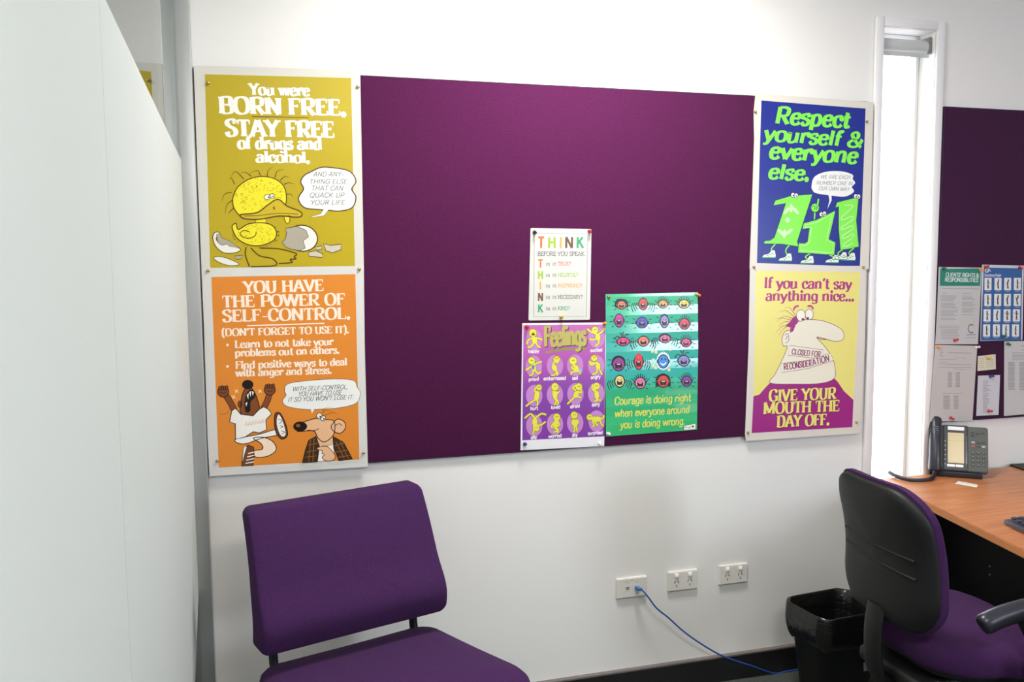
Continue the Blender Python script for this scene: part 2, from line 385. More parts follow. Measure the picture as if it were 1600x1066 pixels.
# ------------------------------------------------------------------ lettering: every glyph is drawn as pen strokes
# l = straight strokes through points, c = smooth stroke, o = closed smooth stroke, f = foot serif, t = arm tick (x, y, length), d = dot
GL = {
'A': (76, 'l6,0,36,100 l70,0,40,100 l19,33,57,33'), 'B': (68, 'l14,0,14,100 c14,99,40,100,54,92,56,76,50,58,36,53,14,53 c36,53,52,50,61,40,62,26,56,8,40,0,14,1'),
'C': (70, 'c63,74,54,95,36,101,16,88,8,50,16,12,36,-1,54,5,64,24 t63,98,-28'), 'D': (76, 'l14,0,14,100 c14,99,38,100,58,88,66,50,58,12,38,0,14,1'),
'E': (62, 'l14,0,14,100 l14,97,54,97 l14,53,42,53 l14,3,56,3 t54,98,-24 t56,2,26 t42,62,-18'), 'F': (60, 'l14,0,14,100 l14,97,54,97 l14,53,42,53 t54,98,-24 t42,62,-18'),
'G': (76, 'c64,76,54,96,36,101,16,88,8,50,16,12,38,-1,56,5,64,14 l64,44,64,4 l44,44,74,44 t64,98,-26'), 'H': (78, 'l14,0,14,100 l64,0,64,100 l14,52,64,52'),
'I': (30, 'l15,0,15,100'), 'J': (46, 'c32,100,32,50,31,16,24,2,10,2,5,16 f32,100'), 'K': (74, 'l14,0,14,100 l14,40,60,100 l30,58,66,0'), 'L': (60, 'l14,0,14,100 l14,3,54,3 t55,2,28'),
'M': (94, 'l12,0,12,100 l12,100,46,8 l46,8,80,100 l80,0,80,100'), 'N': (78, 'l13,0,13,100 l13,100,64,0 l64,0,64,100'), 'O': (78, 'o39,101,62,88,70,50,62,12,39,-1,16,12,8,50,16,88'),
'P': (64, 'l14,0,14,100 c14,99,40,100,56,90,58,73,52,52,36,45,14,46'), 'Q': (78, 'o39,101,62,88,70,50,62,12,39,-1,16,12,8,50,16,88 l40,22,70,-12'), 'R': (72, 'l14,0,14,100 c14,99,40,100,56,90,58,73,52,54,36,48,14,48 l34,48,62,0'),
'S': (58, 'c50,78,42,96,28,101,12,92,9,74,22,58,40,46,50,28,44,8,28,-1,12,6,7,26 t50,99,-24 t8,1,26'), 'T': (66, 'l33,0,33,100 l5,97,61,97 t5,98,-26 t61,98,-26'), 'U': (76, 'c14,100,14,60,16,20,26,3,38,-1,50,3,60,20,62,60,62,100 f14,100 f62,100'),
'V': (72, 'l6,100,36,0 l66,100,36,0'), 'W': (104, 'l6,100,30,0 l52,100,30,0 l52,100,76,0 l98,100,76,0'), 'X': (72, 'l6,100,64,0 l64,100,6,0'), 'Y': (70, 'l6,100,35,48 l64,100,35,48 l35,52,35,0'), 'Z': (62, 'l8,97,54,97 l54,97,8,3 l8,3,56,3'),
'a': (56, 'c10,52,20,66,36,64,43,50,43,20,44,4,52,2 c43,42,24,38,10,28,10,8,22,-1,34,4,43,16'), 'b': (60, 'l12,0,12,100 c12,50,26,66,42,60,50,34,42,5,26,-1,12,12'), 'c': (50, 'c44,50,36,65,24,66,11,54,8,32,14,8,26,-1,38,2,47,14 d42,52'),
'd': (62, 'l48,0,48,100 c48,52,34,66,18,60,9,34,16,5,32,-1,48,12'), 'e': (52, 'l9,37,45,37 c45,37,42,58,28,67,13,58,8,32,14,8,28,-1,40,4,47,16'), 'f': (36, 'c38,90,30,101,20,92,17,70,17,0 l4,64,34,64 f17,0'),
'g': (58, 'c46,54,32,67,16,62,9,36,16,8,30,3,46,14 c47,66,47,0,44,-20,28,-28,8,-20'), 'h': (64, 'l12,0,12,100 c12,46,26,66,42,64,48,48,48,0 f48,0'), 'i': (28, 'l14,0,14,66 d14,90'), 'j': (28, 'c16,66,16,-8,10,-24,0,-24 d16,90'),
'k': (60, 'l12,0,12,100 l12,26,46,66 l24,40,50,0'), 'l': (28, 'l14,0,14,100'), 'm': (92, 'l12,0,12,66 c12,46,24,66,38,64,44,48,44,0 c44,46,56,66,70,64,76,48,76,0 f44,0 f76,0'), 'n': (64, 'l12,0,12,66 c12,46,26,66,42,64,48,48,48,0 f48,0'),
'o': (56, 'o28,67,44,58,50,33,44,8,28,-1,12,8,6,33,12,58'), 'p': (60, 'l12,-28,12,66 c12,52,26,66,42,60,50,34,42,5,26,-1,12,12'), 'q': (60, 'l48,-28,48,66 c48,52,34,66,18,60,9,34,16,5,32,-1,48,12'), 'r': (46, 'l12,0,12,66 c12,42,22,64,34,66,42,58 d40,58'),
's': (46, 'c39,50,32,66,20,66,8,58,10,44,22,37,36,28,38,12,30,0,18,-1,6,14 t39,65,-15 t7,1,16'), 't': (38, 'c17,92,17,40,18,10,26,-1,38,8 l3,64,35,64'), 'u': (64, 'c12,66,12,30,14,6,26,-2,40,6,48,18 l48,0,48,66 f10,66'), 'v': (56, 'l5,66,28,0 l51,66,28,0'),
'w': (82, 'l5,66,22,0 l41,66,22,0 l41,66,60,0 l77,66,60,0'), 'x': (56, 'l5,66,49,0 l49,66,7,0'), 'y': (56, 'l5,66,28,0 c51,66,28,0,18,-22,4,-24'), 'z': (50, 'l7,64,42,64 l42,64,7,3 l7,3,44,3'),
'1': (40, 'l22,0,22,100 l22,98,8,84'), '.': (26, 'd13,7'), ',': (26, 'c14,10,16,0,8,-16'), "'": (24, 'c12,100,14,88,7,72'), '-': (40, 'l6,36,34,36'), '?': (50, 'c8,78,14,98,28,101,42,90,42,72,26,54,24,32 d24,7'), '!': (28, 'l14,32,14,100 d14,7'),
'(': (34, 'c28,112,12,86,10,44,12,2,28,-24'), ')': (34, 'c6,112,22,86,24,44,22,2,6,-24'), '&': (80, 'c72,56,62,22,40,0,16,4,8,24,24,46,46,66,46,90,32,101,18,90,20,72,40,40,74,0'), '+': (56, 'l8,40,48,40 l28,20,28,60'), ':': (26, 'd13,7 d13,58'), ' ': (34, '')}
# style: thick, thin (of cap height), serif half length, slant, rounding of joints
ST = {'roman': (.26, .085, .17, 0), 'fat': (.31, .10, .19, 0), 'italic': (.31, .14, .13, .20), 'hand': (.11, .095, 0, .28), 'gothic': (.19, .18, 0, 0), 'sans': (.21, .19, 0, 0), 'slab': (.15, .13, .15, 0), 'brush': (.15, .12, 0, .08), 'plain': (.15, .13, 0, .0), 'poster': (.17, .11, .04, 0), 'caps': (.17, .13, 0, .02)}

class Art:
    """flat printed picture: polygons in wall metres (x, z), stacked in layers of a few hundredths of a millimetre"""
    def __init__(s, x0, y0, scale, Y):
        s.x0, s.y0, s.k, s.Y = x0, y0, scale, Y; s.poly = []; s.mats = []; s.L = 1
    def w(s, x, y):
        p = on_y(s.x0+x/s.k, s.y0+y/s.k, s.Y); return Vector((p.x, p.z))
    def mi(s, m):
        if isinstance(m, tuple): m = ink(m)
        if m not in s.mats: s.mats.append(m)
        return s.mats.index(m)
    def add(s, pts, m, L=None):
        if len(pts) > 2: s.poly.append((pts, s.mi(m), s.L if L is None else L))
    def pg(s, flat, m, L=None, smooth=False, n=6):
        P = [s.w(flat[i], flat[i+1]) for i in range(0, len(flat), 2)]
        if smooth: P = catmull(P, n, True)
        s.add(P, m, L); return P
    def unit(s, x, y): return ((s.w(x, y+5)-s.w(x, y-5)).length)/10
    def strip(s, P, wd, m, L=None, closed=False, pen=None, cap=False):
        n = len(P)
        if n < 2: return
        A = []; B = []
        for i in range(n):
            a = P[i-1] if (i > 0 or closed) else P[i]; b = P[(i+1) % n] if (i < n-1 or closed) else P[i]
            t = b-a
            if t.length < 1e-9: t = Vector((1, 0))
            t.normalize(); nn = Vector((-t.y, t.x))
            k = wd(i) if callable(wd) else wd
            if pen: k = pen(t)
            A.append(P[i]+nn*k/2); B.append(P[i]-nn*k/2)
        for i in range(n if closed else n-1):
            j = (i+1) % n; s.add([A[i], B[i], B[j], A[j]], m, L)
        if cap:
            for p, k in ((P[0], (A[0]-B[0]).length/2), (P[-1], (A[-1]-B[-1]).length/2)):
                s.add([p+Vector((cos(a*pi/5), sin(a*pi/5)))*k for a in range(10)], m, L)
    def line(s, flat, wpx, m, L=None, smooth=True, closed=False, cap=True, taper=False, n=6):
        P = [s.w(flat[i], flat[i+1]) for i in range(0, len(flat), 2)]
        u = s.unit(flat[0], flat[1])*wpx
        if smooth and len(P) > 2: P = catmull(P, n, closed)
        k = len(P)
        s.strip(P, (lambda i: u*(1-0.85*i/k)) if taper else u, m, L, closed, None, cap and not closed and not taper)
    def ell(s, cx, cy, rx, ry, m, L=None, rot=0, n=22):
        c, d = cos(radians(rot)), sin(radians(rot))
        P = [s.w(cx+rx*cos(2*pi*i/n)*c-ry*sin(2*pi*i/n)*d, cy+rx*cos(2*pi*i/n)*d+ry*sin(2*pi*i/n)*c) for i in range(n)]
        s.add(P, m, L); return P
    def ring(s, cx, cy, rx, ry, wpx, m, L=None, rot=0, a0=0, a1=360, n=20):
        c, d = cos(radians(rot)), sin(radians(rot)); P = []
        for i in range(n+1):
            a = radians(a0+(a1-a0)*i/n); P.append(s.w(cx+rx*cos(a)*c-ry*sin(a)*d, cy+rx*cos(a)*d+ry*sin(a)*c))
        if a1-a0 >= 360: s.strip(P[:-1], s.unit(cx, cy)*wpx, m, L, True)
        else: s.strip(P, s.unit(cx, cy)*wpx, m, L)
    def shape(s, flat, fill, edge, wpx, L=None, smooth=True, n=6):
        """filled outline with an ink line around it"""
        L = s.L if L is None else L
        P = s.pg(flat, fill, L, smooth, n); s.strip(P, s.unit(flat[0], flat[1])*wpx, edge, L+1, True)
    def oval(s, cx, cy, rx, ry, fill, edge, wpx, L=None, rot=0):
        L = s.L if L is None else L
        P = s.ell(cx, cy, rx, ry, fill, L, rot); s.strip(P, s.unit(cx, cy)*wpx, edge, L+1, True)
    def limb(s, flat, wpx, fill, edge, o, L=None, smooth=True):
        L = s.L if L is None else L
        s.line(flat, wpx+2*o, edge, L, smooth); s.line(flat, wpx, fill, L+1, smooth)
    def text(s, t, x0, y0, x1, y1, cap, style, m, L=None, track=0.0):
        thick, thin, sf, sl = ST[style]
        L = s.L if L is None else L
        O = s.w(x0, y0); U = s.w(x1, y1)-O; H = s.unit((x0+x1)/2, (y0+y1)/2)*cap
        adv = [GL[c][0]+track for c in t]; tot = sum(adv)-track
        ln = U.length; U.normalize(); V = Vector((-U.y, U.x)); k = (ln-sl*H*0.3)/tot
        T, N = thick*H, thin*H
        pen = lambda d: N+(T-N)*abs(d.dot(V)-0.12*d.dot(U))**1.3
        x = 0
        def G(gx, gy): return O+U*((x+gx)*k+gy/100*H*sl)+V*(gy/100*H)
        for c, a in zip(t, adv):
            for tok in GL[c][1].split():
                q = [float(v) for v in tok[1:].split(',')]
                if tok[0] == 'd':
                    p = G(q[0], q[1]); r = max(T*0.62, H*0.055)
                    s.add([p+Vector((cos(i*pi/5), sin(i*pi/5)))*r for i in range(10)], m, L); continue
                if tok[0] == 'f':
                    if sf:
                        y = q[1]; e = N*0.5 if y == 0 else -N*0.5; p = G(q[0], y)+V*e
                        s.strip([p-U*(sf*H), p+U*(sf*H)], N*1.05, m, L)
                    continue
                if tok[0] == 't':
                    if sf:
                        p = G(q[0], q[1]); e = p+V*(q[2]/100*H); d = -U*(0.05*H)
                        s.add([p-U*N*.6, p+U*N*.6, e+U*N*.45, e-U*N*.2], m, L)
                    continue
                P = [G(q[i], q[i+1]) for i in range(0, len(q), 2)]
                if tok[0] == 'l':
                    s.strip(P, 0, m, L, False, pen, False)
                    if sf:
                        for p, (gx, gy), (hx, hy) in ((P[0], q[0:2], q[2:4]), (P[1], q[2:4], q[0:2])):
                            if abs(gy-hy) > 25 and (gy in (0, -28) or (gy == 100 and hy < 60) or gy == 66) and not (c in 'VWvwy' and gy == 0) and not (c in 'A' and gy == 100) and not (c == 'M' and gx == 46) and not (c == 'N' and gx == 64 and gy == 0):
                                e = N*0.5 if gy in (0, -28) else -N*0.5
                                a0 = p-U*(sf*H); b0 = p+U*(sf*H)
                                if gy == 66 or (gy == 100 and c in 'bdhkl'): b0 = p+U*(T*.45)
                                s.strip([a0+V*e, b0+V*e], N*1.05, m, L)
                elif tok[0] == 'c': s.strip(catmull(P, 6), 0, m, L, False, pen, sf == 0)
                else: s.strip(catmull(P, 5, True), 0, m, L, True, pen)
            x += a
    def build(s, name, sheet, paper, label, cat='poster', thick=0.0005, group=None):
        """sheet: outline in crop pixels; everything printed on it becomes one mesh"""
        P = [s.w(sheet[i], sheet[i+1]) for i in range(0, len(sheet), 2)]
        cx = sum(p.x for p in P)/len(P); cz = sum(p.y for p in P)/len(P)
        bm = bmesh.new(); pm = s.mi(paper)
        a = [bm.verts.new((p.x-cx, 0, p.y-cz)) for p in P]; b = [bm.verts.new((p.x-cx, thick, p.y-cz)) for p in P]
        for q in (bm.faces.new(a), bm.faces.new(b[::-1])): q.material_index = pm
        for i in range(len(a)):
            j = (i+1) % len(a); bm.faces.new((a[i], a[j], b[j], b[i])).material_index = pm
        bmesh.ops.recalc_face_normals(bm, faces=bm.faces[:])
        cnt = 0
        for pts, mi, L in s.poly:
            y = -L*0.0001-(cnt % 32)*0.0000028; cnt += 1; ar = 0
            for i in range(len(pts)): ar += pts[i-1].x*pts[i].y-pts[i].x*pts[i-1].y
            vs = [bm.verts.new((p.x-cx, y, p.y-cz)) for p in pts]
            if len(pts) <= 4 : tris = [tuple(range(len(pts)))]
            else: tris = tessellate_polygon([[Vector((p.x, p.y, 0)) for p in pts]])
            for t in tris:
                try: f = bm.faces.new([vs[i] for i in t])
                except ValueError: continue
                f.material_index = mi; f.normal_update()
                if f.normal.y > 0: f.normal_flip()
        o = obj(name, bm, s.mats); o.location = (cx, s.Y, cz)
        return tag(o, label, cat, group)

# ------------------------------------------------------------------ posters
PW = (216, 213, 203); YB, YT = -0.0165, -0.0185       # the plane of the upper posters, and of the lower ones lapping over them
BRN = (92, 62, 20)
def cloud(a, flat, tail, edge, wpx, L):
    a.line(flat, wpx*2, edge, L, closed=True, cap=False); a.pg(tail, (240, 240, 236), L+1); a.line(tail, wpx*.6, edge, L, smooth=False, closed=True, cap=False)
    a.pg(flat, (240, 240, 236), L+1, smooth=True)

# --- duckling poster
a = Art(300, 90, 3.23, YB); OL = (188, 166, 28)
a.pg([65, 84, 803, 103, 822, 1060, 92, 1068], OL)
wt = (244, 242, 232)
a.text('You were', 290, 187, 594, 193, 56, 'fat', wt, 2); a.text('BORN FREE.', 137, 281, 778, 293, 82, 'fat', wt, 2)
a.line([305, 298, 588, 303], 4, BRN, 2); a.text('STAY FREE', 172, 396, 720, 404, 82, 'fat', wt, 2)
a.text('of drugs and', 233, 460, 655, 464, 60, 'fat', wt, 2); a.text('alcohol.', 323, 528, 595, 532, 56, 'fat', wt, 2)
cloud(a, [600, 580, 650, 558, 700, 558, 790, 575, 824, 622, 803, 664, 824, 705, 806, 755, 745, 772, 690, 768, 640, 764, 570, 755, 540, 712, 566, 664, 552, 628, 568, 598], [668, 760, 650, 790, 592, 807, 665, 798, 692, 764], BRN, 6, 2)
for t, x0, y, x1 in (('AND ANY-', 610, 600, 766), ('THING ELSE', 590, 637, 784), ('THAT CAN', 600, 671, 764), ('QUACK UP', 592, 706, 768), ('YOUR LIFE.', 595, 743, 780)):
    a.text(t, x0, y, x1, y, 23, 'hand', (70, 55, 40), 4)
YL = (240, 226, 44); DK = (84, 58, 14)
for q in ([215, 640, 200, 610, 188, 615], [260, 612, 220, 575, 195, 605], [300, 600, 270, 580, 245, 584], [345, 596, 330, 570, 290, 585], [380, 600, 385, 570, 410, 550], [420, 605, 430, 575, 465, 565], [445, 620, 470, 600, 490, 606], [465, 640, 490, 632, 515, 640], [475, 690, 500, 690, 508, 705], [200, 680, 165, 690, 150, 725], [205, 720, 175, 745, 168, 790], [210, 760, 190, 780, 185, 790]):
    a.line(q, 5, DK, 2, taper=True)
a.shape([205, 725, 212, 690, 235, 650, 285, 615, 350, 600, 415, 611, 460, 645, 476, 695, 470, 745, 430, 775, 330, 800, 250, 800, 215, 765], YL, DK, 5, 3)
random.seed(2)
for i in range(150):                                   # down on the head
    an = random.uniform(0, 2*pi); r = sqrt(random.uniform(.05, .9)); x, y = 342+125*r*cos(an), 698+88*r*sin(an)
    a.line([x, y, x+9*cos(an), y+8*sin(an)], 1.6, (150, 120, 20), 5, cap=False)
a.shape([250, 792, 330, 782, 385, 742, 435, 716, 480, 750, 540, 774, 556, 793, 532, 806, 440, 800, 345, 816, 270, 814, 246, 802], (206, 180, 40), DK, 6, 6)
a.line([262, 800, 340, 797, 440, 786, 535, 790], 3, DK, 8)
a.line([412, 755, 416, 765], 6, DK, 8)
a.shape([464, 800, 494, 799, 493, 828, 482, 840, 470, 826], (236, 220, 60), DK, 4, 6, smooth=False)
a.oval(381, 704, 17, 13, (246, 244, 232), DK, 3, 6, -10); a.oval(403, 699, 14, 11, (246, 244, 232), DK, 3, 6); a.ell(386, 705, 5, 3, DK, 8); a.ell(408, 700, 5, 3, DK, 8)
a.shape([323, 814, 373, 814, 373, 842, 322, 842], YL, DK, 4, 3, smooth=False)
a.shape([203, 852, 222, 838, 234, 868, 285, 840, 350, 834, 402, 846, 426, 882, 412, 922, 350, 948, 290, 946, 240, 922, 214, 890], YL, DK, 5, 4)
for i in range(110):
    an = random.uniform(0, 2*pi); r = sqrt(random.uniform(.05, .88)); x, y = 322+95*r*cos(an), 892+48*r*sin(an)
    a.line([x, y, x+7*cos(an), y+6*sin(an)], 1.5, (160, 132, 20), 6, cap=False)
    x, y = 322+110*cos(an), 892+62*sin(an)
    if i < 50 and y > 850: a.line([x, y, x+10*cos(an), y+9*sin(an)], 2, DK, 4, cap=False)
a.line([324, 880, 318, 900, 285, 912, 252, 903, 245, 885, 262, 873, 290, 880], 4, DK, 7)
for q in ([272, 960, 270, 1000, 290, 1055], [298, 962, 340, 1000, 405, 1015, 428, 1040, 405, 1052, 300, 1056], [345, 962, 440, 966, 515, 985, 528, 995, 515, 1005, 525, 1016, 495, 1020, 505, 1034, 440, 1040]):
    a.line(q, 6, DK, 3)
EG = (236, 234, 224); GR = (176, 168, 150)
a.oval(556, 912, 78, 66, EG, DK, 6, 2, 8)
a.shape([472, 862, 478, 888, 470, 918, 455, 930, 470, 955, 495, 966, 540, 975, 572, 962, 560, 925, 588, 905, 575, 872, 530, 852], GR, DK, 3, 4, smooth=False)
a.shape([105, 905, 118, 882, 140, 886, 122, 915, 150, 945, 185, 940, 244, 966, 220, 985, 160, 985, 118, 950], EG, DK, 4, 2)
a.shape([124, 892, 140, 888, 150, 910, 190, 925, 235, 962, 190, 952, 175, 940, 150, 948, 130, 930], GR, DK, 2, 4, smooth=False)
a.shape([108, 1010, 160, 1008, 238, 1042, 190, 1050, 140, 1035], EG, DK, 3, 2)
a.shape([212, 1002, 258, 998, 245, 1018, 225, 1018], GR, DK, 3, 2, smooth=False)
for q in ([618, 958, 655, 950, 655, 968, 632, 972], [588, 982, 625, 975, 662, 992, 655, 1010, 590, 1002], [664, 940, 700, 948, 752, 942, 752, 970, 710, 986, 675, 975]): a.shape(q, (206, 198, 180), DK, 4, 2, smooth=False)
a.build('poster', [8, 40, 849, 63, 853, 300, 868, 1068, 48, 1072, 30, 640, 16, 250], PW, 'olive yellow poster of a cartoon duckling hatching from an egg')

# --- self-control poster
a = Art(300, 410, 3.1353, YT); OR = (226, 138, 50); tx = (252, 232, 212)
a.pg([95, 72, 800, 58, 820, 966, 131, 1006], OR)
a.text('YOU HAVE', 253, 152, 646, 140, 57, 'roman', tx, 2); a.text('THE POWER OF', 148, 222, 752, 208, 57, 'roman', tx, 2); a.text('SELF-CONTROL.', 150, 292, 776, 277, 57, 'roman', tx, 2)
a.line([272, 311, 646, 299], 6, tx, 2)
a.text("(DON'T FORGET TO USE IT).", 146, 362, 769, 346, 35, 'roman', tx, 2)
a.text('Learn to not take your', 210, 420, 692, 405, 36, 'roman', tx, 2); a.text('problems out on others.', 211, 462, 722, 446, 36, 'roman', tx, 2)
a.text('Find positive ways to deal', 213, 522, 760, 504, 36, 'roman', tx, 2); a.text('with anger and stress.', 214, 560, 684, 545, 36, 'roman', tx, 2)
for y in (405, 510): a.ell(174, y, 7, 7, tx, 2, n=10)
BK = (26, 18, 14); SK = (132, 74, 36); WH = (246, 242, 234)
a.limb([206, 722, 190, 690, 168, 655], 24, SK, BK, 3, 2); a.limb([352, 712, 368, 680, 378, 650], 24, SK, BK, 3, 2)
for cx, cy in ((153, 634), (381, 625)):
    a.oval(cx, cy, 27, 26, SK, BK, 4, 4)
    for k in range(4): a.oval(cx-16+k*11, cy-17-(k % 2)*3, 7, 10, SK, BK, 3, 6)
    a.line([cx-14, cy+4, cx+4, cy+8, cx+14, cy], 3, BK, 8)
a.shape([240, 742, 240, 690, 246, 650, 262, 618, 285, 612, 308, 640, 326, 690, 330, 725, 300, 752], SK, BK, 4, 3)
a.oval(273, 599, 27, 22, BK, BK, 2, 5)
a.shape([264, 730, 259, 690, 268, 645, 288, 624, 306, 640, 306, 662, 286, 684, 284, 728], BK, BK, 2, 5)
for q in ([268, 652, 278, 640, 276, 672], [280, 636, 290, 630, 288, 660], [293, 630, 303, 636, 298, 655], [262, 690, 272, 684, 266, 708]): a.pg(q, WH, 8)
a.oval(234, 695, 9, 16, SK, BK, 3, 2)
a.shape([215, 866, 330, 842, 410, 820, 416, 846, 340, 862, 268, 888, 226, 886], WH, BK, 4, 2)
a.shape([300, 862, 352, 858, 398, 880, 412, 920, 370, 950, 312, 954, 300, 925, 345, 915, 338, 888], (250, 226, 200), BK, 4, 2)
a.shape([195, 727, 214, 716, 240, 745, 300, 752, 330, 720, 352, 708, 376, 722, 390, 742, 362, 772, 366, 820, 330, 836, 300, 830, 260, 856, 214, 866, 212, 790, 184, 782], WH, BK, 4, 6, smooth=False)
for i in range(6): a.line([260+i*16, 802-i*3, 266+i*16, 782-i*3, 272+i*16, 800-i*3], 2.4, (214, 150, 100), 8, smooth=False)
a.shape([408, 742, 430, 738, 452, 775, 466, 820, 466, 852, 440, 866, 414, 838, 404, 790], (110, 64, 34), BK, 4, 4)
a.shape([418, 752, 430, 748, 446, 780, 458, 822, 458, 848, 440, 854, 424, 830, 414, 790], WH, BK, 2, 6)
for q in ([424, 768, 440, 778, 428, 790], [430, 800, 446, 806, 434, 812], [438, 826, 454, 832, 440, 840]): a.line(q, 3, (110, 90, 70), 8)
a.shape([243, 998, 246, 960, 256, 905, 276, 896, 302, 906, 304, 940, 300, 995], (120, 70, 38), BK, 4, 4, smooth=False)
for i in range(4): a.line([264+i*4, 985-i*16, 302, 978-i*16], 5, WH, 6)
a.shape([246, 980, 252, 915, 262, 900, 268, 906, 258, 940], WH, BK, 2, 6)
for x, y in ((218, 632), (204, 660), (333, 632)):
    for k in range(4): a.line([x, y, x+12*cos(k*1.57+.5), y+12*sin(k*1.57+.5)], 5, (250, 220, 170), 3, taper=True)
for q in ([140, 745, 170, 740, 185, 715], [350, 690, 390, 680], [180, 680, 200, 700]): a.line(q, 2, (150, 80, 30), 2)
cloud(a, [455, 628, 470, 597, 560, 582, 700, 573, 790, 580, 808, 612, 824, 642, 802, 690, 720, 712, 640, 718, 560, 720, 470, 706, 444, 680, 462, 652], [580, 714, 587, 742, 604, 712], BK, 2.2, 2)
for t, x0, y0, x1, y1 in (('WITH SELF-CONTROL,', 490, 632, 764, 620), ('YOU HAVE TO USE', 518, 656, 734, 648), ("IT SO YOU WON'T LOSE IT.", 468, 684, 792, 670)): a.text(t, x0, y0, x1, y1, 21, 'hand', (50, 46, 44), 5)
FL = (238, 188, 144)
a.shape([612, 848, 690, 846, 694, 900, 614, 900], FL, BK, 3, 2, smooth=False)
a.shape([510, 800, 548, 782, 608, 765, 650, 770, 692, 776, 700, 810, 690, 850, 650, 880, 618, 862, 596, 826, 540, 828, 515, 826], FL, BK, 4, 4)
a.line([568, 822, 600, 824, 620, 815], 3, BK, 6)
a.shape([690, 790, 715, 768, 748, 784, 750, 815, 725, 838, 695, 828, 682, 808], FL, BK, 4, 4); a.line([700, 800, 720, 790, 735, 800], 3, BK, 6)
a.oval(530, 804, 33, 23, BK, BK, 2, 6); a.ell(520, 800, 11, 8, (150, 84, 50), 8)
a.oval(624, 752, 14, 14, WH, BK, 3, 6); a.oval(642, 764, 13, 13, WH, BK, 3, 6); a.ell(628, 756, 4, 4, BK, 8); a.ell(646, 767, 4, 4, BK, 8)
for q in ([640, 740, 660, 725, 690, 735], [650, 750, 690, 735, 715, 745], [640, 735, 650, 715, 690, 710]): a.line(q, 2.5, (120, 60, 20), 5, taper=True)
JK = (70, 44, 24)
a.shape([540, 982, 556, 920, 572, 872, 606, 852, 624, 900, 614, 978], JK, BK, 4, 6, smooth=False); a.shape([690, 852, 742, 882, 786, 964, 720, 972, 694, 905], JK, BK, 4, 6, smooth=False)
for q in ([560, 930, 612, 920], [555, 955, 610, 948], [570, 895, 616, 886], [580, 870, 572, 975], [598, 862, 592, 974], [705, 880, 745, 960], [725, 876, 765, 958], [700, 900, 745, 885], [706, 930, 765, 920], [715, 955, 778, 945]): a.line(q, 4, (140, 96, 52), 8, smooth=False)
a.shape([612, 892, 650, 904, 692, 892, 700, 970, 614, 976], WH, BK, 2, 5, smooth=False)
a.shape([614, 908, 660, 902, 690, 930, 702, 952, 690, 970, 655, 972, 638, 956, 650, 942, 636, 936, 640, 924, 618, 918], FL, BK, 3, 7)
a.line([528, 988, 634, 984, 636, 1014, 530, 1018], 2, (190, 186, 178), 2, smooth=False, closed=True)
for y in (996, 1003, 1010): a.line([534, y, 628, y-3], 2, (198, 194, 186), 2)
for y in (986, 993): a.line([664, y, 816, y-14], 2, (198, 194, 186), 2)
a.build('poster', [46, 28, 842, 18, 846, 400, 862, 1002, 120, 1046, 86, 1048, 76, 860, 58, 300], (218, 216, 210), 'orange poster of a shouting man in a white shirt and a long-nosed dog')

# --- respect poster
a = Art(1160, 140, 3.809, YB); BL = (26, 42, 140); GN = (132, 240, 76)
a.pg([113, 65, 733, 113, 727, 300, 699, 1050, 86, 1050, 100, 500], BL)
for t, x0, y0, x1, y1, cp in (('Respect', 190, 200, 640, 226, 96), ('yourself &', 122, 300, 716, 346, 88), ('everyone', 155, 408, 684, 440, 96), ('else.', 150, 528, 400, 542, 88)):
    a.text(t, x0, y0, x1, y1, cp, 'italic', GN, 2)
cloud(a, [412, 575, 430, 520, 500, 490, 590, 488, 655, 508, 655, 532, 670, 556, 650, 580, 662, 608, 610, 636, 530, 630, 440, 616, 418, 598], [512, 626, 518, 660, 506, 710, 530, 660, 530, 626], (190, 200, 230), 1.5, 2)
for t, x0, y0, x1, y1 in (('WE ARE EACH', 462, 530, 642, 533), ('NUMBER ONE IN', 438, 565, 656, 571), ('OUR OWN WAY', 452, 598, 636, 605)): a.text(t, x0, y0, x1, y1, 22, 'hand', (96, 100, 130), 5)
NV = (20, 30, 90); LT = (206, 240, 190)
def foot(x, y, f):
    a.shape([x-48*f, y+16, x-40*f, y, x-8*f, y-8, x+8*f, y-30, x+28*f, y-28, x+34*f, y+4, x+30*f, y+18], (236, 240, 232), NV, 3, 4, smooth=False)
    for k in range(3): a.line([x-20*f+k*14*f, y+2-k*6, x-8*f+k*14*f, y+8-k*6], 4, (70, 160, 90), 6)
    a.line([x-46*f, y+15, x+30*f, y+16], 5, (90, 180, 110), 6)
def leg(q): a.limb(q, 8, GN, NV, 2, 2)
leg([200, 915, 172, 950, 182, 975]); leg([285, 920, 258, 955, 268, 990]); leg([412, 970, 375, 995, 392, 1010]); leg([520, 985, 545, 1000, 530, 1015]); leg([600, 950, 568, 975, 582, 995]); leg([662, 945, 635, 970, 640, 990])
foot(165, 984, 1); foot(262, 1004, 1); foot(392, 1018, 1); foot(540, 1014, 1); foot(590, 996, 1); foot(640, 1000, 1)
a.shape([185, 690, 196, 660, 290, 632, 416, 624, 372, 760, 326, 905, 332, 935, 235, 920, 126, 918, 134, 900, 165, 898, 190, 880, 258, 676], GN, NV, 3, 3, smooth=False)
for x, y, r in ((262, 722, -50), (290, 706, -90), (318, 722, -130)): a.ell(x, y, 26, 10, LT, 5, r+180)
a.pg([268, 758, 285, 777, 268, 796, 252, 777], LT, 5)
for x, y, r in ((230, 850, 40), (250, 858, 95), (278, 846, 140)): a.ell(x, y, 26, 10, LT, 5, r)
a.shape([356, 832, 364, 795, 440, 775, 552, 720, 536, 800, 514, 890, 554, 910, 546, 986, 440, 978, 330, 972, 334, 914, 370, 915, 386, 906, 398, 824], GN, NV, 3, 5, smooth=False)
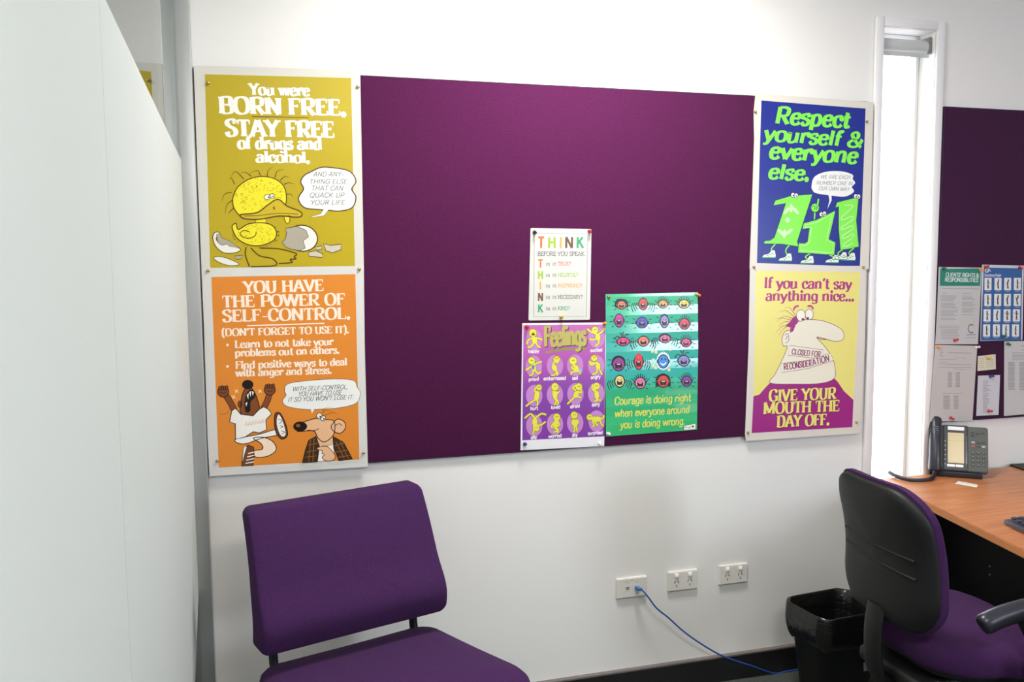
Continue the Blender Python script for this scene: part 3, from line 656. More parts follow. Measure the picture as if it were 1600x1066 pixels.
a.line([372, 820, 376, 806, 440, 790, 530, 745, 500, 898, 540, 916, 534, 972, 344, 958, 346, 926, 378, 928, 398, 912, 412, 822], 4, LT, 7, smooth=False, closed=True)
a.shape([553, 702, 562, 672, 625, 655, 692, 640, 678, 780, 693, 935, 640, 948, 583, 956, 572, 830, 572, 696], GN, NV, 3, 3, smooth=False)
a.line([610, 690, 655, 690, 640, 715, 590, 760, 600, 775, 650, 755, 655, 775, 590, 820, 600, 832, 650, 812, 655, 830, 595, 872, 605, 885, 655, 862, 655, 880, 600, 925, 620, 932, 655, 915], 5, LT, 5)
for x, y in ((300, 628), (319, 631), (469, 743), (487, 739), (674, 635), (690, 637)): a.oval(x, y, 12, 14, WH, NV, 3, 7); a.ell(x+2, y+3, 4, 4, NV, 9)
a.limb([428, 770, 430, 745, 430, 725], 9, GN, NV, 2, 2); a.oval(432, 704, 25, 27, GN, NV, 4, 4); a.limb([446, 690, 452, 655], 11, GN, NV, 2.5, 4)
for q in ([415, 700, 425, 690, 432, 702], [425, 715, 438, 705, 445, 716], [440, 700, 450, 706]): a.line(q, 3, NV, 7)
a.build('poster', [78, 22, 780, 75, 775, 300, 752, 1070, 42, 1068, 55, 740, 70, 300, 67, 130], (222, 216, 205), 'blue poster with green lettering and three walking number ones')

# --- mouth poster
a = Art(1150, 400, 3.5545, YT); PY = (236, 226, 128); MG = (158, 30, 128); CR = (238, 232, 212); DM = (110, 30, 90)
a.pg([110, 82, 690, 90, 668, 520, 652, 800, 97, 782, 105, 400], PY)
a.pg([97, 780, 130, 770, 160, 735, 190, 704, 330, 712, 470, 708, 545, 680, 565, 700, 600, 752, 652, 800, 646, 951, 87, 984], MG, 2)
a.text("If you can't say", 155, 178, 643, 184, 58, 'roman', (176, 44, 128), 2); a.text('anything nice...', 163, 248, 656, 250, 56, 'roman', (176, 44, 128), 2)
for q in ([310, 370, 270, 365, 232, 395], [305, 385, 270, 400, 235, 440], [300, 395, 260, 390, 218, 430], [320, 350, 270, 335, 225, 365], [325, 340, 280, 305, 240, 310], [330, 332, 300, 290, 270, 288], [312, 360, 260, 345, 215, 350]): a.line(q, 4, (170, 40, 120), 2, taper=True)
a.shape([190, 706, 215, 660, 250, 590, 285, 505, 262, 500, 255, 460, 272, 420, 300, 410, 330, 372, 380, 356, 430, 354, 500, 366, 575, 400, 598, 432, 592, 465, 550, 475, 500, 462, 448, 452, 490, 500, 532, 560, 549, 620, 545, 680, 470, 708, 330, 712], CR, DM, 3, 3, smooth=True)
a.pg([300, 428, 302, 395, 275, 385, 300, 368, 312, 345, 338, 330, 345, 368, 330, 385, 318, 418], (160, 34, 128), 5)
a.line([272, 440, 288, 432, 292, 470, 275, 485], 3, DM, 5); a.line([284, 445, 276, 465], 3, DM, 5)
a.oval(360, 331, 25, 32, (246, 242, 226), DM, 3, 5); a.oval(406, 325, 23, 29, (246, 242, 226), DM, 3, 5); a.ell(370, 352, 7, 7, DM, 7); a.ell(398, 347, 7, 7, DM, 7)
a.line([320, 298, 328, 284, 344, 278], 11, (190, 70, 140), 5); a.line([400, 279, 416, 278, 428, 292], 11, (190, 70, 140), 5)
a.line([448, 452, 470, 462, 500, 464], 4, DM, 6)
a.shape([298, 497, 484, 522, 474, 572, 290, 552], (240, 234, 216), DM, 2, 6, smooth=False); a.shape([250, 597, 400, 580, 522, 540, 541, 580, 400, 625, 252, 648], (240, 234, 216), DM, 2, 8, smooth=False)
a.text('CLOSED FOR', 307, 546, 468, 562, 30, 'caps', (140, 40, 100), 10); a.text('RECONSIDER', 264, 634, 420, 612, 34, 'caps', (140, 40, 100), 10); a.text('ATION', 424, 611, 520, 582, 34, 'caps', (140, 40, 100), 10)
PL = (238, 226, 120)
for t, x0, y0, x1, y1, cp in (('GIVE YOUR', 182, 808, 555, 793, 62), ('MOUTH THE', 152, 878, 574, 862, 62), ('DAY OFF.', 226, 952, 518, 938, 62)):
    a.text(t, x0+4, y0+4, x1+4, y1+4, cp, 'roman', (110, 10, 84), 3); a.text(t, x0, y0, x1, y1, cp, 'roman', PL, 4)
a.build('poster', [78, 38, 722, 60, 716, 470, 690, 938, 682, 986, 56, 1028, 50, 990, 70, 500], (222, 216, 206), 'pale yellow and magenta poster of a big-nosed man with a taped mouth')

# --- THINK sheet
a = Art(800, 340, 6.2733, YB)
a.line([217, 152, 741, 160, 728, 970, 212, 972], 5, (120, 112, 108), 1, smooth=False, closed=True)
TC = ((232, 112, 72), (160, 188, 56), (242, 168, 78), (112, 84, 62), (66, 158, 112))
for c, x0, x1, q in zip('THINK', (250, 348, 458, 517, 628), (320, 432, 496, 602, 706), TC): a.text(c, x0, 299, x1, 300, 108, 'sans', q, 1)
a.text('BEFORE YOU SPEAK', 250, 376, 710, 376, 40, 'slab', (104, 100, 98), 1)
for c, y, q, wd, x1 in zip('THINK', (492, 602, 707, 818, 930), TC, ('TRUE?', 'HELPFUL?', 'INSPIRING?', 'NECESSARY?', 'KIND?'), (578, 648, 692, 692, 568)):
    a.text(c, 262 if c == 'I' else 252, y, 292 if c == 'I' else 306, y, 78, 'sans', q, 1); a.text('is it', 328, y-22, 434, y-22, 34, 'slab', (110, 108, 106), 1)
    a.text(wd, 448, y-22, x1, y-22, 36, 'slab', q if c != 'N' else (130, 120, 112), 1)
a.build('laminated_sign', [182, 106, 200, 102, 772, 114, 779, 122, 764, 996, 755, 1002, 170, 1010, 162, 1000, 180, 200], (212, 212, 205), 'white laminated sign with coloured THINK letters on the purple board', 'sign')

# --- Feelings poster
a = Art(800, 490, 4.844, YB)
a.pg([86, 88, 707, 84, 700, 930, 78, 960], grad('print_violet', ((0, (128, 58, 158)), (.35, (132, 66, 164)), (.62, (176, 84, 176)), (1, (200, 108, 180))), .3, 'Z', -0.2, 0.2))
YG = (228, 222, 78); EO = (130, 120, 40); VL = (196, 134, 200)
a.text('Feelings', 249, 256, 566, 242, 152, 'poster', (70, 52, 40), 3); a.text('Feelings', 243, 250, 560, 236, 152, 'poster', (186, 176, 96), 4)
a.line([262, 296, 400, 272, 556, 268], 17, (150, 142, 70), 3)
OV = [(165, 200), (640, 180), (165, 400), (325, 395), (478, 392), (637, 395), (168, 622), (325, 615), (480, 608), (637, 605), (168, 848), (325, 838), (478, 828), (640, 815)]
for x, y in OV: a.ell(x, y, 62, 82, VL, 2)
def fig(head, body, limbs, hw=22):
    for q in limbs: a.line(q, 19, EO, 3)
    a.line(body, 46, EO, 3); a.ell(head[0], head[1], hw+4, hw+6, EO, 3)
    for q in limbs: a.line(q, 13, YG, 4)
    a.line(body, 39, YG, 4); a.ell(head[0], head[1], hw, hw+2, YG, 5)
    a.ell(head[0]-5, head[1]-3, 3, 4, (60, 56, 20), 6); a.ell(head[0]+7, head[1]-3, 3, 4, (60, 56, 20), 6)
fig((158, 148), [170, 195, 172, 210], [[160, 185, 125, 200, 112, 228], [180, 185, 212, 190, 226, 200], [165, 220, 150, 245, 122, 256], [180, 220, 195, 245, 212, 255]], 28); a.ell(160, 158, 14, 8, (120, 40, 30), 6)
fig((628, 125), [648, 170, 652, 185], [[640, 155, 600, 140, 572, 118], [655, 155, 685, 135, 698, 115], [640, 190, 606, 200, 592, 190], [655, 200, 655, 225, 632, 245]], 24)
fig((148, 358), [162, 405, 166, 420], [[160, 390, 190, 375, 222, 365], [155, 395, 125, 415, 108, 425], [160, 430, 155, 460, 135, 468], [172, 430, 200, 455, 218, 440]], 26); a.pg([148, 400, 160, 388, 172, 398, 165, 425, 150, 420], (90, 130, 200), 7)
fig((338, 345), [318, 405, 322, 415], [[310, 385, 325, 365, 345, 372], [318, 420, 340, 440, 318, 465, 300, 465], [330, 430, 345, 455, 340, 465]], 25); a.line([318, 332, 338, 320, 356, 336], 6, (220, 120, 50), 7)
fig((462, 358), [485, 410, 488, 425], [[475, 390, 450, 410, 470, 425], [480, 440, 450, 445, 448, 460], [495, 440, 520, 440, 515, 455]], 28); a.ell(515, 432, 14, 12, (150, 190, 226), 7)
fig((622, 335), [650, 390, 652, 405], [[640, 370, 600, 390, 588, 370], [648, 375, 610, 375, 585, 365], [645, 420, 640, 445, 610, 460], [660, 420, 672, 445, 680, 460]], 24); a.line([604, 322, 622, 312, 640, 326], 7, (224, 120, 60), 7)
fig((205, 560), [190, 605, 184, 640], [[185, 600, 170, 580, 195, 545], [180, 650, 140, 675, 108, 700], [190, 650, 195, 680, 190, 695]], 20)
fig((325, 555), [322, 605, 326, 620], [[310, 590, 335, 605, 358, 590], [335, 595, 315, 610, 345, 600], [318, 640, 335, 660, 322, 690], [332, 640, 348, 670, 345, 690]], 27)
fig((505, 555), [488, 605, 482, 620], [[480, 580, 460, 560, 485, 545], [500, 590, 525, 600, 520, 575], [475, 630, 450, 655, 422, 682], [492, 625, 510, 635, 520, 632]], 25)
fig((640, 550), [640, 605, 642, 625], [[630, 590, 608, 570, 610, 540], [645, 595, 625, 580, 622, 550], [635, 640, 655, 655, 670, 655], [650, 635, 640, 660, 625, 662]], 24)
fig((185, 868), [172, 810, 172, 830], [[170, 790, 140, 760, 100, 790], [178, 790, 220, 760, 255, 765], [180, 845, 215, 845, 250, 822], [165, 850, 165, 885, 160, 910]], 22)
fig((338, 785), [330, 830, 328, 850], [[325, 815, 300, 850, 305, 865], [345, 815, 360, 840, 350, 850], [325, 870, 345, 885, 318, 898], [335, 865, 350, 885, 345, 900]], 26)
fig((470, 770), [478, 820, 478, 840], [[462, 805, 455, 830, 470, 845], [492, 805, 500, 825, 485, 840], [470, 855, 475, 885, 465, 890], [485, 855, 492, 880, 492, 890]], 25)
fig((588, 785), [620, 800, 655, 800], [[610, 815, 620, 845, 612, 855], [625, 815, 640, 840, 650, 848], [660, 800, 690, 790, 695, 775], [668, 810, 675, 835, 690, 850]], 22)
for t, x0, y0, x1, y1 in (('happy', 122, 300, 206, 294), ('excited', 592, 292, 684, 286), ('proud', 125, 512, 204, 506), ('embarrassed', 238, 506, 408, 500), ('sad', 455, 502, 500, 498), ('angry', 596, 496, 670, 490), ('hurt', 138, 732, 196, 728), ('loved', 294, 724, 366, 718), ('afraid', 440, 717, 514, 710), ('sorry', 604, 704, 664, 700), ('silly', 142, 952, 188, 948), ('worried', 275, 943, 376, 936), ('shy', 455, 934, 496, 930), ('surprised', 574, 920, 686, 912)):
    a.text(t, x0, y0, x1, y1, 27, 'gothic', (244, 238, 244), 7)
a.build('poster', [78, 74, 713, 68, 714, 85, 698, 1004, 64, 1036], (234, 232, 236), 'purple Feelings poster of small yellow figures, below the THINK sign')

# --- Courage poster
a = Art(935, 450, 4.4424, YB)
G1, G2 = (84, 190, 142), (62, 176, 172)
a.pg([51, 46, 690, 32, 692, 400, 684, 983, 53, 1031], grad('print_green', ((0, (64, 190, 118)), (.3, (60, 178, 128)), (.42, (70, 184, 176)), (.6, (76, 182, 170)), (.85, (84, 190, 150)), (1, (82, 192, 132))), .09, 'Z', -0.27, 0.27, folds=5.0), 1)
BK = (22, 20, 24)
FC = [(160, 118, 30, 29, (232, 130, 92), 'bob'), (310, 112, 30, 40, (214, 76, 64), 'cap'), (448, 112, 31, 28, (238, 178, 78), 'spk'), (594, 112, 36, 30, (240, 216, 90), 'ray'),
      (143, 226, 30, 46, (192, 66, 150), ''), (303, 241, 38, 38, (88, 80, 190), ''), (458, 232, 29, 45, (158, 144, 204), 'cap2'), (597, 250, 35, 38, (222, 76, 88), 'spk'),
      (172, 372, 43, 29, (230, 66, 136), 'wisp'), (312, 370, 37, 35, (236, 134, 112), 'arc'), (462, 352, 37, 30, (234, 116, 166), 'hair'), (608, 380, 32, 30, (234, 88, 140), 'ray'),
      (140, 528, 42, 48, (152, 66, 146), 'hair'), (279, 512, 30, 54, (224, 66, 74), 'cap2r'), (450, 510, 36, 46, (62, 142, 218), 'star'), (592, 506, 38, 38, (152, 144, 212), 'wisp2'),
      (147, 648, 33, 41, (232, 212, 136), 'arc'), (290, 660, 36, 39, (230, 124, 166), 'spk'), (450, 648, 40, 42, (222, 76, 62), 'long'), (612, 648, 33, 36, (142, 72, 172), 'spk')]
for i, (x, y, rx, ry, c, h) in enumerate(FC):
    if h == 'long': a.shape([x-52, y+30, x-46, y-30, x-10, y-52, x+14, y-50, x+44, y-28, x+50, y+28, x+30, y+36, x-30, y+36], BK, BK, 2, 2)
    if h == 'bob': a.shape([x-46, y-4, x-34, y-36, x, y-42, x+34, y-32, x+46, y+2, x+34, y+16, x-36, y+18], BK, BK, 2, 2)
    if h == 'hair': a.ell(x, y-ry*.28, rx+6, ry*.95, BK, 2)
    if h == 'star': a.ell(x, y, rx+12, ry+14, (232, 240, 244), 2)
    a.oval(x-rx, y, 8, 11, c, BK, 5, 3); a.oval(x+rx, y, 8, 11, c, BK, 5, 3)
    a.oval(x, y, rx, ry, c, BK, 7, 5)
    if h != 'star':
        a.pg([x-rx*.62, y-ry*.06, x+rx*.58, y-ry*.06, x+rx*.5, y+ry*.62, x-rx*.52, y+ry*.64], BK, 7); a.ell(x, y+ry*.46, rx*.2, ry*.09, (120, 34, 44), 8)
        a.pg([x-rx*.3, y+ry*.0, x+rx*.28, y+ry*.0, x+rx*.25, y+ry*.09, x-rx*.27, y+ry*.09], (240, 236, 226), 8)
        a.line([x-rx*.5, y-ry*.3, x-rx*.3, y-ry*.38, x-rx*.15, y-ry*.28], 3, BK, 7); a.line([x+rx*.15, y-ry*.28, x+rx*.3, y-ry*.38, x+rx*.5, y-ry*.3], 3, BK, 7)
    else:
        a.ell(x-10, y-16, 6, 8, (20, 60, 150), 7); a.ell(x+14, y-16, 6, 8, (20, 60, 150), 7); a.line([x-16, y+14, x, y+24, x+18, y+10], 8, (240, 246, 250), 7)
        for k in range(9):
            t = radians(200+k*17); a.line([x+30*cos(t), y+38*sin(t), x+46*cos(t), y+66*sin(t)], 6, (236, 244, 248), 4)
        for px, py in ((-68, -10), (-70, 30), (-50, -64), (48, -84), (-52, 44), (40, 58), (-76, -70)):
            for k in range(5): a.line([x+px, y+py, x+px+13*cos(k*1.257), y+py+13*sin(k*1.257)], 9, (226, 228, 170), 3, taper=True)
    if h in ('spk', 'ray'):
        for k in range(9):
            t = radians((195 if h == 'spk' else 180)+k*(19 if h == 'spk' else 22)); a.line([x+rx*cos(t), y+ry*.9*sin(t), x+(rx+14)*cos(t), y+(ry+24)*sin(t)], 6, BK, 4)
    if h in ('cap', 'cap2', 'cap2r', 'hair', 'arc'):
        a.line([x-rx*.75, y-ry*.72, x, y-ry*1.05, x+rx*.75, y-ry*.72], 12 if h in ('cap2', 'hair') else 6, c if h == 'cap2r' else BK, 7)
    if h in ('wisp', 'wisp2'):
        for q in ([x-10, y-ry, x-16, y-ry-24, x-24, y-ry-32], [x, y-ry, x-4, y-ry-30, x+4, y-ry-36], [x+8, y-ry, x+20, y-ry-20, x+36, y-ry-18], [x-20, y-ry+3, x-44, y-ry-6, x-60, y-ry+14]): a.line(q, 6, BK, 4)
    if h != 'star':
        if i in (1, 9, 10, 13, 16):
            for sgn in (-1, 1):
                for k in range(3): a.line([x+sgn*(rx+16+k*13), y-8+k*2, x+sgn*(rx+20+k*15), y+16+k*3, x+sgn*(rx+8+k*15), y+38+k*9], 5.5, BK, 3)
        else:
            for k in range(8):
                t = radians(-25+k*33)
                if abs(sin(t)) < .95: a.line([x+(rx+18)*cos(t), y+(ry+12)*sin(t), x+(rx+34)*cos(t), y+(ry+26)*sin(t)], 5, BK, 3)
CY = (226, 218, 92)
a.text('Courage is doing right', 110, 812, 642, 786, 52, 'brush', CY, 3); a.text('when everyone around', 112, 898, 634, 866, 52, 'brush', CY, 3); a.text('you is doing wrong.', 150, 976, 600, 948, 52, 'brush', CY, 3)
a.pg([596, 958, 673, 944, 673, 979, 597, 987], (240, 238, 230), 4); a.ell(656, 962, 6, 8, (50, 46, 50), 5); a.ell(607, 967, 4, 5, (90, 86, 90), 5)
a.line([618, 968, 646, 963], 4, (150, 146, 150), 5); a.line([620, 975, 640, 971], 3, (170, 166, 170), 5)
a.build('poster', [50, 44, 688, 30, 693, 400, 684, 984, 52, 1033, 52, 500], (84, 186, 140), 'green Courage poster of small shouting faces, right of the Feelings poster')

# --- papers on the board above the desk
def docs(a, rows, m=(150, 150, 150)):
    for x0, y0, x1, y1, w in rows: a.line([x0, y0, x1, y1], w, m, 2, smooth=False, cap=False)
DB = -0.0165
a = Art(1440, 400, 4.1, DB)
a.pg([119, 84, 379, 80, 375, 192, 116, 192], (44, 132, 112)); a.text("CLIENTS' RIGHTS &", 154, 132, 366, 137, 25, 'caps', (230, 240, 236), 2); a.text('RESPONSIBILITIES', 148, 164, 362, 168, 25, 'caps', (230, 240, 236), 2)
a.line([135, 208, 368, 212], 3, (130, 130, 130), 2)
random.seed(7); R = []
for k in range(22):
    y = 238+k*8
    if k % 6 != 1: R.append((130 if k == 0 else 122, y, 160 if k == 0 else 205+random.uniform(0, 28), y+1, 3))
    if k < 18 and k % 5 != 1: R.append((258, y+2, 318 if k == 0 else 320+random.uniform(0, 36), y+3, 3))
for k in range(9): R.append((110+(k > 1)*14, 450+k*10, 230+random.uniform(0, 22), 450+k*10, 3))
docs(a, R); a.ring(318, 466, 20, 26, 6, (90, 92, 90), 2, 0, 50, 310); a.line([286, 506, 345, 503], 4, (90, 130, 170), 2); a.line([286, 526, 345, 523], 3, (120, 150, 190), 2)
a.build('paper_notice', [110, 70, 386, 75, 374, 330, 361, 566, 87, 566, 100, 330], (196, 194, 194), 'white notice with a green heading pinned beside the window', 'notice')
a = Art(1440, 400, 4.1, DB)
a.pg([399, 75, 644, 80, 637, 540, 378, 542], (54, 98, 156)); a.text('iGP', 404, 106, 436, 106, 22, 'gothic', (230, 236, 244), 2); a.text('+', 436, 104, 446, 104, 18, 'gothic', (230, 236, 244), 2); a.text('Stretching Poster', 402, 132, 510, 132, 17, 'plain', (220, 228, 240), 2)
for r, (yy, xs) in enumerate(((180, (425, 489, 551, 613)), (282, (424, 487, 549, 612)), (381, (419, 482, 547, 607)), (478, (416, 479, 539, 601)))):
    for c, x in enumerate(xs):
        a.pg([x-22, yy-39, x+23, yy-39, x+22, yy+39, x-23, yy+39], (226, 228, 228), 2)
        d = ((0, 6, 8, 0), (0, 4, 8, 10), (0, 7, 0, 0), (0, 0, 2, 3))[r][c]
        a.ell(x+d*.6, yy-26, 4, 5, (60, 52, 46), 4); a.line([x+d*.5, yy-20, x-d*.4, yy-4], 9, (50, 46, 44), 4); a.line([x-d*.4, yy-4, x+d*.2-2, yy+28], 6, (40, 36, 36), 4); a.line([x-d*.4, yy-4, x+5, yy+28], 5, (60, 46, 40), 4)
        a.line([x+d*.4, yy-16, x+10-d, yy-2+d], 3.5, (90, 70, 60), 4)
        if (r, c) in ((2, 2), (2, 3), (1, 3)): a.line([x-14, yy-14, x+14, yy-14], 3.5, (90, 70, 60), 4)
        a.line([x-14, yy+46, x+14, yy+46], 3, (180, 196, 214), 2)
a.build('exercise_chart', [388, 56, 655, 62, 646, 536, 640, 540, 376, 545], (206, 208, 212), 'blue stretching chart with sixteen small exercise pictures', 'poster')
a = Art(1440, 400, 4.1, DB-.001)
random.seed(9); R = [(172, 620, 318, 624, 4), (205, 652, 285, 656, 3), (112, 664, 225, 664, 3), (115, 680, 158, 680, 3), (116, 692, 316, 698, 3), (112, 714, 320, 716, 3), (205, 722, 275, 730, 3), (130, 880, 262, 882, 3)]
for k in range(11):
    y = 748+k*9; R += [(168, y, 194, y, 5), (218, y, 246, y, 5)]
for k in range(10):
    y = 898+k*9; R += [(138, y, 180, y, 5), (206, y, 236, y, 5)]
docs(a, R); a.ring(132, 630, 10, 14, 3, (120, 120, 120), 2, 0, 50, 310)
a.line([70, 980, 90, 940, 120, 915], 2, (184, 180, 178), 2)
a.build('paper_notice', [87, 570, 357, 576, 345, 760, 326, 1056, 50, 1062, 66, 840], (196, 192, 190), 'white printed page hanging lowest, beside the window above the phone', 'notice')
a = Art(1440, 400, 4.1, DB)
docs(a, [(366, 660+k*14, 400, 659+k*14, 3) for k in range(5)]+[(408, 664+k*12, 460, 662+k*12, 3) for k in range(5)], (176, 170, 130))
a.build('business_card', [361, 642, 474, 630, 476, 726, 358, 738], (216, 212, 190), 'small cream card pinned between the white pages', 'card')
a = Art(1440, 400, 4.1, DB)
docs(a, [(392, 802+k*10, 400+random.uniform(16, 44), 801+k*10, 4) for k in range(21)])
a.build('paper_note', [362, 768, 503, 763, 493, 1019, 350, 1025], (204, 204, 212), 'narrow white list pinned right of the hanging page, under the cream card', 'note')
a = Art(1440, 400, 4.1, DB)
R = [(636, 578, 720, 577, 4), (640, 600, 716, 600, 3)]
for k in range(6): R.append((580, 620+k*9, 780, 620+k*9, 3))
for k in range(20): R += [(554, 684+k*9, 596, 684+k*9, 5), (626, 684+k*9, 690, 684+k*9, 5), (716, 684+k*9, 780, 684+k*9, 5)]
docs(a, R)
a.build('paper_notice', [530, 548, 822, 541, 816, 1002, 528, 1026], (198, 198, 198), 'white printed page with long tables at the right end of the board', 'notice')

# ------------------------------------------------------------------ pins
def tack_bm():
    bm = bmesh.new(); lathe(bm, [(.0005, .0062), (.0030, .0056), (.0048, .0036), (.0053, .0010), (.0050, 0.0), (.0008, -.0004), (.0006, -.004)], 12, '-Y'); return bm
def push_bm():
    bm = bmesh.new(); lathe(bm, [(.0004, .0185), (.0042, .018), (.0050, .0160), (.0034, .0140), (.0030, .0085), (.0040, .0050), (.0062, .0034), (.0064, .0018), (.0010, .0010), (.0006, -.004)], 12, '-Y'); return bm
tack0 = push0 = None
def tack(x, y, Y, label, m=None):
    global tack0
    if tack0 is None: tack0 = o = obj('drawing_pin', tack_bm(), M_brass, smooth=50)
    else: o = tack0.copy(); COL.objects.link(o)
    o.location = on_y(x, y, Y-.0006); tag(o, 'brass drawing pin '+label, 'pin', 'brass drawing pins on the posters')
PINC = {'red': (196, 40, 48), 'green': (30, 110, 70), 'orange': (222, 150, 60), 'white': (232, 232, 232), 'yellow': (222, 190, 90), 'blue': (50, 60, 130), 'black': (44, 50, 46)}
push_me = {}
def push(x, y, Y, c, label):
    if c not in push_me:
        o = obj('push_pin', push_bm(), mat('pin_'+c, PINC[c], 0.3, 0.5), smooth=50); push_me[c] = o.data
    else: o = bpy.data.objects.new('push_pin', push_me[c]); link(o)
    o.location = on_y(x, y, Y-.0006); o.rotation_euler = (radians(random.uniform(-14, 14)), 0, radians(random.uniform(-14, 14)))
    tag(o, c+' push pin '+label, 'pin', 'coloured push pins on the boards')
tack(325, 130, YB, 'in the top left corner of the duckling poster'); tack(559, 136, YB, 'in the top right corner of the duckling poster')
tack(325.5, 423, YT, 'in the top left corner of the orange poster'); tack(561.5, 420.5, YT, 'in the top right corner of the orange poster')
tack(340, 720, YT, 'in the bottom left corner of the orange poster'); tack(568, 707.5, YT, 'in the bottom right corner of the orange poster')
tack(1180, 175, YB, 'at the upper left edge of the blue poster'); tack(1354, 190, YB, 'at the upper right edge of the blue poster')
tack(1177.6, 417.4, YT, 'at the top left of the yellow and magenta poster'); tack(1348.3, 417.8, YT, 'at the top right of the yellow and magenta poster')
tack(1168.3, 676, YT, 'at the bottom left of the yellow and magenta poster'); tack(1338, 660, YT, 'at the bottom right of the yellow and magenta poster')
push(835, 363, YB, 'black', 'at the top left of the THINK sign'); push(921, 361.5, YB, 'red', 'at the top right of the THINK sign'); push(876.5, 495, YB, 'yellow', 'at the bottom middle of the THINK sign')
push(823, 510.5, YB, 'red', 'at the top left of the Feelings poster'); push(944.3, 506, YB, 'orange', 'at the top right of the Feelings poster')
push(820, 694, YB, 'blue', 'at the bottom left of the Feelings poster'); push(937, 692.5, YB, 'white', 'at the bottom right of the Feelings poster')
tack(950.7, 463.8, YB, 'in the top left corner of the Courage poster'); push(1088.7, 460, YB, 'orange', 'in the top right corner of the Courage poster'); push(949.6, 678.3, YB, 'white', 'in the bottom left corner of the Courage poster')
push(1473.7, 419.5, DB, 'green', 'at the top left of the notice with the green heading'); push(1530.7, 421.8, DB, 'orange', 'at the top right of the notice with the green heading'); push(1491, 531.7, DB, 'red', 'at the foot of the notice with the green heading')
push(1538.8, 417.3, DB, 'red', 'at the top left of the blue stretching chart'); push(1592.4, 417.8, DB, 'red', 'at the top right of the blue stretching chart'); push(1567.3, 525.6, DB, 'green', 'low on the blue stretching chart')
push(1465.6, 542, DB-.001, 'orange', 'at the top left of the page hanging lowest'); push(1525, 543, DB-.001, 'white', 'at the top right of the page hanging lowest'); push(1485, 652.4, DB-.001, 'red', 'at the foot of the page hanging lowest')
push(1542.4, 558.5, DB, 'yellow', 'on the small cream card'); push(1546.6, 588.5, DB, 'blue', 'at the top of the narrow white list'); push(1544.4, 642.5, DB, 'red', 'at the foot of the narrow white list'); push(1574, 537, DB, 'green', 'at the top left of the page with long tables')

# ------------------------------------------------------------------ roller blind in the window
t = thing('roller_blind', 'grey roller blind rolled up at the top of the narrow window', 'blind', (0, 0, 0))
M_blind = mat('blind_fabric', (196, 197, 196), 0.7, 0.2)
bm = bmesh.new(); RZ, RY = 2.318, 0.038
lathe(bm, [(.0255, 0), (.0262, .002), (.0262, WX1-WX0-.032), (.0255, WX1-WX0-.030)], 28, 'X', (WX0+.015, RY, RZ)); obj('fabric_roll', bm, M_blind, t, smooth=50)
for x in (WX0+.0075, WX1-.0075):
    bm = bmesh.new(); bx(bm, (x, RY, RZ+.005), (.012, .05, .062), bev=.003)
    obj('bracket', bm, mat('grey_bracket', (120, 122, 122), 0.4), t, smooth=40)
bm = bmesh.new(); bx(bm, ((WX0+WX1)/2, RY-.0255, RZ-.034), (WX1-WX0-.034, .006, .016), bev=.002); obj('hem_bar', bm, M_blind, t, smooth=40)
bm = bmesh.new()
for k in range(170): 
    z = RZ-.03-k*.0085
    bmesh.ops.create_icosphere(bm, subdivisions=1, radius=.0027, matrix=Matrix.Translation((WX0+.008, RY-.026, z)))
tube(bm, [(WX0+.008, RY-.026, RZ-.02), (WX0+.008, RY-.026, RZ-.03-169*.0085)], .0008, 5)
obj('bead_chain', bm, mat('bead_chain_plastic', (224, 226, 226), 0.4), t, smooth=60)

# ------------------------------------------------------------------ wall sockets
def plate(name, label, cat, px, py, group=None):
    p = on_y(px, py, -.011); t = thing(name, label, cat, (p.x, 0, p.z), 0, group)
    bm = bmesh.new(); b2 = bmesh.new(); bmesh.ops.create_cube(b2, size=1); bmesh.ops.scale(b2, vec=(.117, .011, .074), verts=b2.verts)
    for v in b2.verts:
        if v.co.y < 0: v.co.x *= .955; v.co.z *= .93
    bmesh.ops.bevel(b2, geom=b2.edges[:], offset=.0022, segments=2, affect='EDGES'); bmesh.ops.translate(b2, verts=b2.verts, vec=(0, -.0060, 0)); merge(bm, b2)
    obj('plate', bm, M_plate, t, smooth=30)
    return t
def power(px, py, label):
    t = plate('power_point', label, 'power outlet', px, py, 'double power points on the wall')
    for x in (-.026, .026):
        bm = bmesh.new(); bx(bm, (x, -.0130, .0215), (.0145, .006, .0135), Matrix.Rotation(radians(-9), 3, 'X'), bev=.002); obj('rocker_switch', bm, M_white, t, smooth=40)
        bm = bmesh.new()
        for dx, dz, a in ((-.0068, .0005, 32), (.0068, .0005, -32)): bx(bm, (x+dx, -.01135, dz-.003), (.0026, .001, .0095), Matrix.Rotation(radians(a), 3, 'Y'))
        bx(bm, (x, -.01135, -.0165), (.0026, .001, .0090)); obj('socket_slots', bm, M_slot, t)
    return t
power(1067.5, 907.5, 'middle double power point of the row on the white wall'); power(1146.5, 897.5, 'double power point at the right end of the row, nearest the bin')
t = plate('data_outlet', 'white network wall plate with a blue cable plugged in', 'data outlet', 987.5, 918.5)
for x in (-.017, .017):
    bm = bmesh.new(); b = frame_bm(x-.0085, x+.0085, -.0085, .0075, .0016, -.0125, -.0112, .0003); merge(bm, b, 0); bx(bm, (x, -.01125, -.001), (.013, .0006, .012), mi=1)
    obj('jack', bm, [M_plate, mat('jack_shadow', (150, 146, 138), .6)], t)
    bm = bmesh.new(); bx(bm, (x, -.0113, .021), (.003, .0006, .004)); obj('port_mark', bm, mat('outlet_mark', (128, 126, 122), .6), t)
bm = bmesh.new(); bx(bm, (.001, -.0113, .0275), (.013, .0006, .0024)); obj('printed_strip', bm, mat('outlet_print', (172, 168, 162), .6), t)

